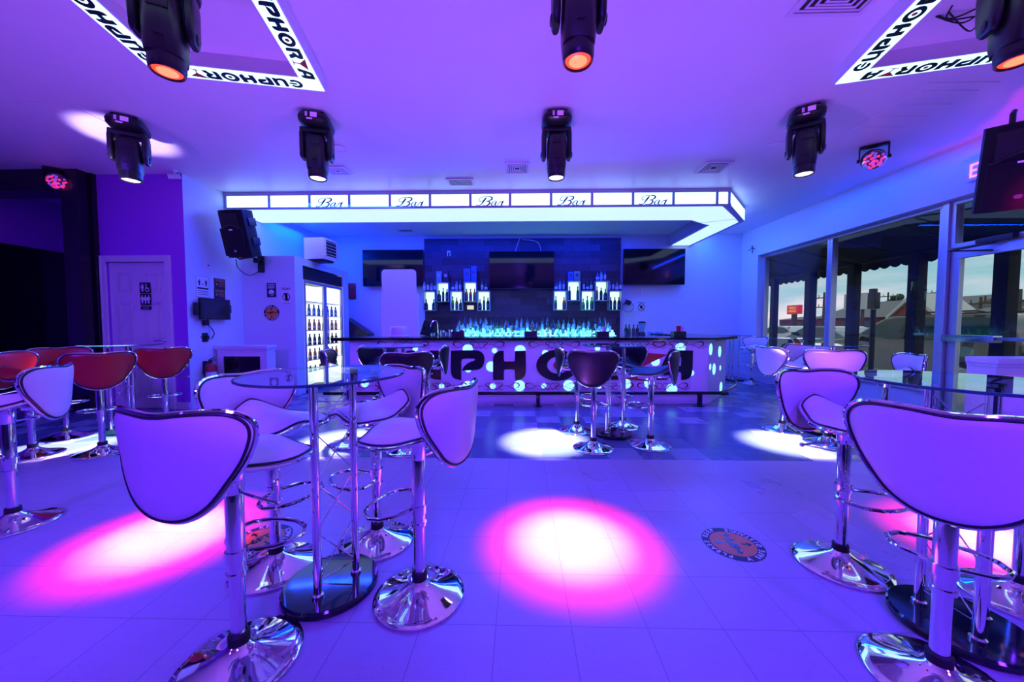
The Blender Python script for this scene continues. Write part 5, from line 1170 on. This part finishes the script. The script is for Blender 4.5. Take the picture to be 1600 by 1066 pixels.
# cars
def car_profile(kind):
    if kind == 'suv': return [(-2.35, .35), (-2.38, .75), (-2.30, 1.0), (-1.45, 1.10), (-1.25, 1.14), (-.55, 1.66), (-.2, 1.74), (1.5, 1.76), (1.95, 1.70), (2.25, 1.18), (2.35, 1.05), (2.38, .45), (2.3, .32)], [(-1.15, 1.14), (-.50, 1.60), (-.15, 1.67), (1.5, 1.68), (1.85, 1.62), (2.08, 1.18)]
    return [(-2.2, .35), (-2.25, .65), (-2.1, .85), (-1.3, .95), (-.7, 1.36), (-.2, 1.45), (.8, 1.44), (1.5, 1.05), (2.15, .98), (2.25, .7), (2.2, .35)], [(-1.15, .97), (-.65, 1.31), (-.2, 1.38), (.75, 1.37), (1.35, 1.03)]
def car(name, label, kind, loc, rz, paint, group=None):
    t = thing(name, label, 'car', loc, rz, group); P, W = car_profile(kind); w = .92
    vs = []; fs = []; n = len(P); P2 = chaikin(P, 1)
    n = len(P2)
    for s, ww in ((-1, 1.), (-1, .97), (1, .97), (1, 1.)):
        pass
    secs = [(-w, .0, .93), (-w * .97, .0, 1.0), (w * .97, 0, 1.0), (w, 0, .93)]
    for yy, _, k in secs:
        for x, z in P2:
            taper = max(0, (z - 1.0)) * .28
            vs.append((x * (1 if abs(yy) < w * .98 else .99), (yy - math.copysign(taper, yy)), .32 + (z - .32) * (1 if abs(yy) < w * .98 else .985)))
    for i in range(3):
        for k in range(n): j = (k + 1) % n; fs.append((i * n + k, i * n + j, (i + 1) * n + j, (i + 1) * n + k))
    fs.append(tuple(range(n))); fs.append(tuple(range(3 * n, 4 * n)))
    m = MB(); m.add(vs, fs); m.build('body', paint, t, ang=25)
    zb = min(z for x, z in W)
    m = MB()
    for s in (-1, 1): m.poly([chaikin(W, 1)], .012, lambda v: (v.x, s * (w - max(0, v.y - 1.0) * .27 + .004 + v.z * .4), v.y))
    m.build('side_windows', 'carglass', t, smooth=False)
    m = MB()
    for s in (-1, 1):
        for x in (.15, 1.05): m.box((x, s * (w - .10 + .008), (zb + W[2][1]) / 2 + .02), (.06, .03, W[2][1] - zb), Matrix.Rotation(-s * -.26, 3, 'X'))
    m.build('window_pillar', 'black', t, smooth=False)
    a, b = W[0], W[1]
    m = MB(); xs, zs = P[4] if kind == 'suv' else P[3]; xe, ze = P[5] if kind == 'suv' else P[4]
    m.add([(xs - .01, -w * .86, zs + .03), (xs - .01, w * .86, zs + .03), (xe - .02, w * .72, ze - .03), (xe - .02, -w * .72, ze - .03)], [(0, 1, 2, 3)]); m.build('windscreen', 'carglass', t, smooth=False)
    for s in (-1, 1):
        for x in (-1.42, 1.42):
            m = MB(); r = .36 if kind == 'suv' else .32
            m.cur = 0; m.lathe([(r * .62, -.10), (r * .95, -.11), (r, -.06), (r, .06), (r * .95, .11), (r * .62, .10)], (x, s * (w - .08), r), 28, Matrix.Rotation(PI / 2, 3, 'X'))
            wh = m.build('wheel', 'rubber', t); m = MB(); m.lathe([(r * .6, -.112), (r * .5, -.10), (.05, -.115), (.01, -.12)], (x, s * (w - .08), r), 20, Matrix.Rotation(PI / 2 * s, 3, 'X') ); m.build('hubcap', 'brushed', wh)
    m = MB(); m.box((-2.27, .62, .86), (.08, .36, .16), None, .03); m.box((-2.27, -.62, .86), (.08, .36, .16), None, .03); m.build('headlight', 'whiteprint', t)
    m = MB(); m.box((2.28, .72, 1.0), (.08, .22, .28), None, .03); m.box((2.28, -.72, 1.0), (.08, .22, .28), None, .03); m.build('tail_light', 'taillight', t)
    if kind == 'suv':
        m = MB()
        for s in (-1, 1): m.tube([(-.1, s * .66, 1.74), (.1, s * .66, 1.80), (1.4, s * .66, 1.81), (1.6, s * .66, 1.76)], .02, 6)
        m.build('roof_rail', 'black', t)
    m = MB()
    for s in (-1, 1): m.box((-.85, s * 1.0, 1.12), (.12, .16, .14), None, .04)
    m.build('side_mirror', paint, t)
    return t
XC = 10.5; v0 = ax(1310, 510, 9.6).y; v1 = ax(1585, 510, 9.6).y
car('parked_car', 'dark taupe sport utility car parked right outside the window', 'suv', (XC, (v0 + v1) / 2 + .25, GZ), R(-90), 'carpaint')
c = ax(1233, 518, 16.3); car('parked_car', 'silver saloon car parked farthest along the street', 'sedan', (16.3, c.y, GZ), R(-90), 'carsilver')
c = ax(1300, 512, 13.5); car('parked_car', 'dark teal saloon car behind the taupe one', 'sedan', (13.5, c.y, GZ), R(-90), 'carteal')
c = ax(1597, 520, 12.5); car('parked_car', 'dark teal car seen through the glass door behind the taupe one', 'sedan', (12.5, c.y - 2, GZ), R(-90), 'carteal')
c = ax(1590, 508, 24.); car('parked_car', 'small far silver car across the street', 'sedan', (24., c.y, GZ), R(-90), 'carsilver')
# far buildings
def gable(name, label, X, px0, px1, pyw, pyr, wallm, d=9., gablem=None, gpx=None):
    a = ax(px0, 500, X).y; b = ax(px1, 500, X).y; zw = ax(px1, pyw, X).z; zr = ax(px1, pyr, X + d / 2).z
    t = thing(name, label, 'building', (X, (a + b) / 2, GZ)); hw = abs(a - b) / 2
    MB().bb((0, -hw, 0), (d, hw, zw - GZ)).build('wall', wallm, t, smooth=False)
    MB().poly([[(-.4, zw - GZ - .05), (d / 2, zr - GZ), (d + .4, zw - GZ - .05)]], hw * 2 + .6, lambda v: (v.x, v.z - hw - .3, v.y)).build('roof', 'roofing', t, smooth=False)
    m = MB(); k = max(2, int(hw))
    for i in range(k): y = -hw + (i + .5) * 2 * hw / k; m.bb((-.03, y - .35, .9), (0, y + .35, 1.9))
    m.build('window', 'carglass', t, smooth=False)
    return t
gable('far_building', 'long low building with a grey shingle roof across the street', 34., 1278, 1462, 493, 466, 'brickred', 10)
t = thing('far_building', 'brick red gabled house end next to the grey roof', 'building', (30.3, ax(1440, 500, 31.).y, GZ)); hy = abs(ax(1405, 500, 31.).y - ax(1470, 500, 31.).y) / 2; zt = ax(1445, 464, 31.).z - GZ; zb = ax(1445, 492, 31.).z - GZ
MB().poly([[(-hy, 0), (hy, 0), (hy, zb), (0, zt), (-hy, zb)]], 2.9, lambda v: (v.z, v.x, v.y)).build('wall', 'brickred', t, smooth=False)
m = MB(); 
for s in (-1, 1): m.poly([[(s * (hy + .4), zb - .35), (s * (hy + .4), zb - .05), (0, zt + .28), (0, zt - .02)]], 3.2, lambda v: (v.z - .2, v.x, v.y))
m.build('roof_edge', 'siding', t, smooth=False)
gable('far_building', 'pale sided low house with a grey roof seen past the window post', 28., 1466, 1512, 497, 482, 'siding', 7)
gable('far_building', 'pale gabled house seen through the glass door', 36.5, 1534, 1562, 500, 484, 'siding', 7)
gable('far_building', 'brown long building farthest back through the glass door', 45., 1500, 1640, 482, 474, 'brown', 8)
gable('far_building', 'low dark red shop row beneath the red street sign', 46., 1218, 1262, 499, 495, 'brickred', 8)
# billboard
v = ax(1337, 470, 30.); t = thing('billboard', 'plain pale billboard standing before the grey roof', 'billboard', (30., v.y, GZ)); z0_, z1_ = ax(1337, 484, 30.).z - GZ, ax(1337, 459, 30.).z - GZ; hw = abs(ax(1318, 470, 30.).y - ax(1352, 470, 30.).y) / 2
MB().bb((-.1, -hw, z0_), (.1, hw, z1_)).build('board', 'siding', t, smooth=False); m = MB(); m.cyl((.15, -hw * .5, 0), (.15, -hw * .5, z1_ - .1), .12, 8); m.cyl((.15, hw * .5, 0), (.15, hw * .5, z1_ - .1), .12, 8); m.build('post', 'brown', t)
# bank sign
X = 26.; v = ax(1241.5, 484, X); zc = v.z - GZ; hw = abs(ax(1232.5, 484, X).y - ax(1250.5, 484, X).y) / 2; hh = abs(ax(1241, 477, X).z - ax(1241, 491, X).z) / 2
t = thing('street_sign', 'red bank sign with yellow letters on a post down the street', 'sign', (X, v.y, GZ), R(0))
MB().bb((-.2, -hw, zc - hh), (.2, hw, zc + hh), .05).build('board', 'signred', t, smooth=False); m = MB(); m.cyl((0, 0, 0), (0, 0, zc - hh), .22, 10); m.build('post', 'brown', t)
m = MB(); f = lambda yo: (lambda v: (-.215 - v.z, -v.x * .95, v.y + zc + yo))
textmb(m, 'WELLS', hh * .72, f(hh * .36), .02, bold=.0); textmb(m, 'FARGO', hh * .72, f(-hh * .36), .02, bold=.0); m.build('lettering', 'signyel', t, smooth=False)
# poles
def upole(px, pyt, X, label, arms=1):
    v = ax(px, pyt, X); t = thing('utility_pole', label, 'utility pole', (X, v.y, GZ)); h = v.z - GZ
    MB().cyl((0, 0, 0), (0, 0, h), .12, 8, .08).build('pole', 'brown', t)
    m = MB()
    for k in range(arms): m.box((0, 0, h - .5 - k * .9), (.10, 2.4, .10)); [m.cyl((0, y, h - .45 - k * .9), (0, y, h - .2 - k * .9), .035, 6) for y in (-1.1, -.6, .6, 1.1)]
    m.build('crossarm', 'brown', t)
for i, (px, py, X, a) in enumerate(((1388, 457, 47., 0), (1447, 452, 47., 1), (1533, 464, 35., 1), (1593, 452, 21., 1), (1288, 457, 29., 2))):
    upole(px, py, X, ['thin bare utility pole beyond the grey roof', 'utility pole with a crossarm rising over the brick gable', 'utility pole with a crossarm above the pale gabled house', 'nearer utility pole at the picture edge through the glass door', 'utility pole with two crossarms behind the window post'][i], max(a, 1))
v = ax(1407, 468, 49.); t = thing('bare_tree', 'dark round tree crown above the grey roof', 'tree', (49., v.y, GZ)); m = MB(); random.seed(9)
for k in range(60):
    a, b = random.uniform(0, 2 * PI), random.uniform(-.4, 1.2); r = random.uniform(.5, 2.0); m.sphere((r * math.cos(a) * math.cos(b), r * math.sin(a) * math.cos(b) * 1.2, v.z - GZ - 1.2 + r * math.sin(b) * .8), random.uniform(.25, .5), 7, 5)
m.build('crown', 'leaves', t); MB().cyl((0, 0, 0), (0, 0, v.z - GZ - 1), .3, 8).build('trunk', 'bark', t)

# ================================================================== sky
w = bpy.data.worlds.new('evening_sky'); SC.world = w; w.use_nodes = True; nt = w.node_tree; nt.nodes.clear()
o = nt.nodes.new('ShaderNodeOutputWorld'); bg = nt.nodes.new('ShaderNodeBackground'); tc = nt.nodes.new('ShaderNodeTexCoord'); mp = nt.nodes.new('ShaderNodeMapping'); mp.inputs['Scale'].default_value = (1.6, 1.6, 9)
nz = nt.nodes.new('ShaderNodeTexNoise'); nz.inputs['Scale'].default_value = 2.2; nz.inputs['Detail'].default_value = 6; rp = nt.nodes.new('ShaderNodeValToRGB')
rp.color_ramp.elements[0].position = .38; rp.color_ramp.elements[0].color = (.22, .42, .46, 1); rp.color_ramp.elements[1].position = .66; rp.color_ramp.elements[1].color = (.85, .64, .64, 1); e = rp.color_ramp.elements.new(.52); e.color = (.46, .50, .53, 1)
nt.links.new(tc.outputs['Generated'], mp.inputs[0]); nt.links.new(mp.outputs[0], nz.inputs['Vector']); nt.links.new(nz.outputs['Fac'], rp.inputs[0]); nt.links.new(rp.outputs[0], bg.inputs[0]); nt.links.new(bg.outputs[0], o.inputs[0]); bg.inputs[1].default_value = 1.5

# ================================================================== lamps
def lamp(name, typ, loc, col, e, rot=None, target=None, **k):
    l = bpy.data.lights.new(name, typ); l.color = col; l.energy = e
    for a, v in k.items(): setattr(l, a, v)
    o = bpy.data.objects.new(name, l); COL.objects.link(o); o.location = loc
    if target is not None: o.rotation_euler = (Vector(target) - Vector(loc)).to_track_quat('-Z', 'Y').to_euler()
    elif rot: o.rotation_euler = rot
    return o
FLOORT = [az(262, 835), az(893, 845), az(1565, 850), az(110, 695), az(535, 690), az(852, 690), az(1235, 692)]
for i, (p, red) in enumerate(HEADS):
    z = 2.715
    if red:
        lamp('head_spot', 'SPOT', (p.x, p.y, z - .02), (1, .0, .06), 1500, target=FLOORT[i], spot_size=R(24), spot_blend=.75, shadow_soft_size=.05)
        lamp('head_spot_core', 'SPOT', (p.x, p.y, z - .02), (.65, .60, .34), 1500, target=FLOORT[i], spot_size=R(17), spot_blend=1., shadow_soft_size=.05)
    else:
        lamp('head_spot', 'SPOT', (p.x, p.y, z - .02), (1, .70, .95), 4300, target=FLOORT[i], spot_size=R(22), spot_blend=.7, shadow_soft_size=.05)
for x, tx, ty, e in ((-3.1, -3.9, 2.2, 760), (2.6, 2.6, 1.8, 520), (0, -.1, 2.4, 560)):
    lamp('violet_wash', 'SPOT', (x, -1.4, 2.7), (.125, .018, 1), e, target=(tx, ty, 0.2), spot_size=R(92), spot_blend=.7, shadow_soft_size=.3)
for x, y, e in ((.15, 2.9, 120), (-2.1, 3.0, 90), (2.6, 2.9, 80), (-.1, .2, 100), (-4.4, 1.0, 110), (3.2, .2, 60)):  # added lamps without fixtures, standing in for light bounced up off the floor
    lamp('floor_bounce_fill', 'SPOT', (x, y, .30), (.42, .10, 1), e, target=(x, y + .1, 3.35), spot_size=R(128), spot_blend=.5, shadow_soft_size=.06)
for x in (-1.7, .2, 2.1):  # no fixture here: spots added to brighten the bar front
    lamp('violet_wash', 'SPOT', (x, 2.4, 3.2), (.17, .02, 1), 190, target=(x, 5.5, .62), spot_size=R(46), spot_blend=.9, shadow_soft_size=.1)
def strip(x0, y0, x1, y1, z, e, col, target):  # long area lamp without a fitting, added to deepen the blue light
    c = ((x0 + x1) / 2, (y0 + y1) / 2, z); L_ = math.hypot(x1 - x0, y1 - y0)
    l = lamp('blue_strip', 'AREA', c, col, e, shape='RECTANGLE', size=L_, size_y=.08)
    zz = -(Vector(target) - Vector(c)).normalized(); xx = Vector((x1 - x0, y1 - y0, 0)).normalized(); yy = zz.cross(xx).normalized(); xx = yy.cross(zz)
    l.rotation_euler = Matrix((xx, yy, zz)).transposed().to_euler()
strip(-3.4, 7.8, 2.4, 7.8, 3.3, 230, (0, .02, 1), (-.5, 8.0, 0))
strip(4.3, 7.0, 4.3, 8.4, 3.3, 45, (0, .06, 1), (4.6, 7.7, 0))
strip(-4.6, 6.7, -4.6, 7.8, 3.3, 45, (0, .06, 1), (-3.6, 7.3, 1))
strip(-4.0, 5.70, 3.1, 5.70, 3.06, 240, (0, .03, 1), (-.6, 4.3, 0))
strip(4.9, 3.4, 4.9, 6.4, 3.32, 40, (0, .04, 1), (4.9, 4.9, 0))
lamp('riser_strip', 'AREA', ((TX0 + TX1) / 2, 7.80, 1.06), (.10, .75, 1), 16, target=((TX0 + TX1) / 2, 8.1, 1.18), shape='RECTANGLE', size=3.3, size_y=.03)  # added fill without a fitting, brightens the bottles on the riser
q = az(196, 212, CEIL); lamp('ceiling_glow_fill', 'SPOT', (-4.0, 2.3, .4), (.6, .42, 1), 1500, target=q, spot_size=R(15), spot_blend=.6, shadow_soft_size=.05)  # added lamp without a fixture, for light reflected onto the ceiling
q = az(1545, 185, CEIL); lamp('ceiling_glow_fill', 'SPOT', (3.4, 2.0, 1.3), (1, 0, .25), 200, target=q, spot_size=R(24), spot_blend=1., shadow_soft_size=.05)  # added lamp without a fixture, makes the red patch on the ceiling
vs = SC.view_settings; SC.display_settings.display_device = 'sRGB'; vs.view_transform = 'Standard'; vs.look = 'None'; vs.exposure = 0; vs.gamma = 1; vs.use_curve_mapping = False
SC.cycles.max_bounces = 10; SC.cycles.transparent_max_bounces = 24; SC.cycles.glossy_bounces = 6; SC.cycles.diffuse_bounces = 4; SC.cycles.sample_clamp_indirect = 6; SC.cycles.caustics_reflective = False; SC.cycles.caustics_refractive = False
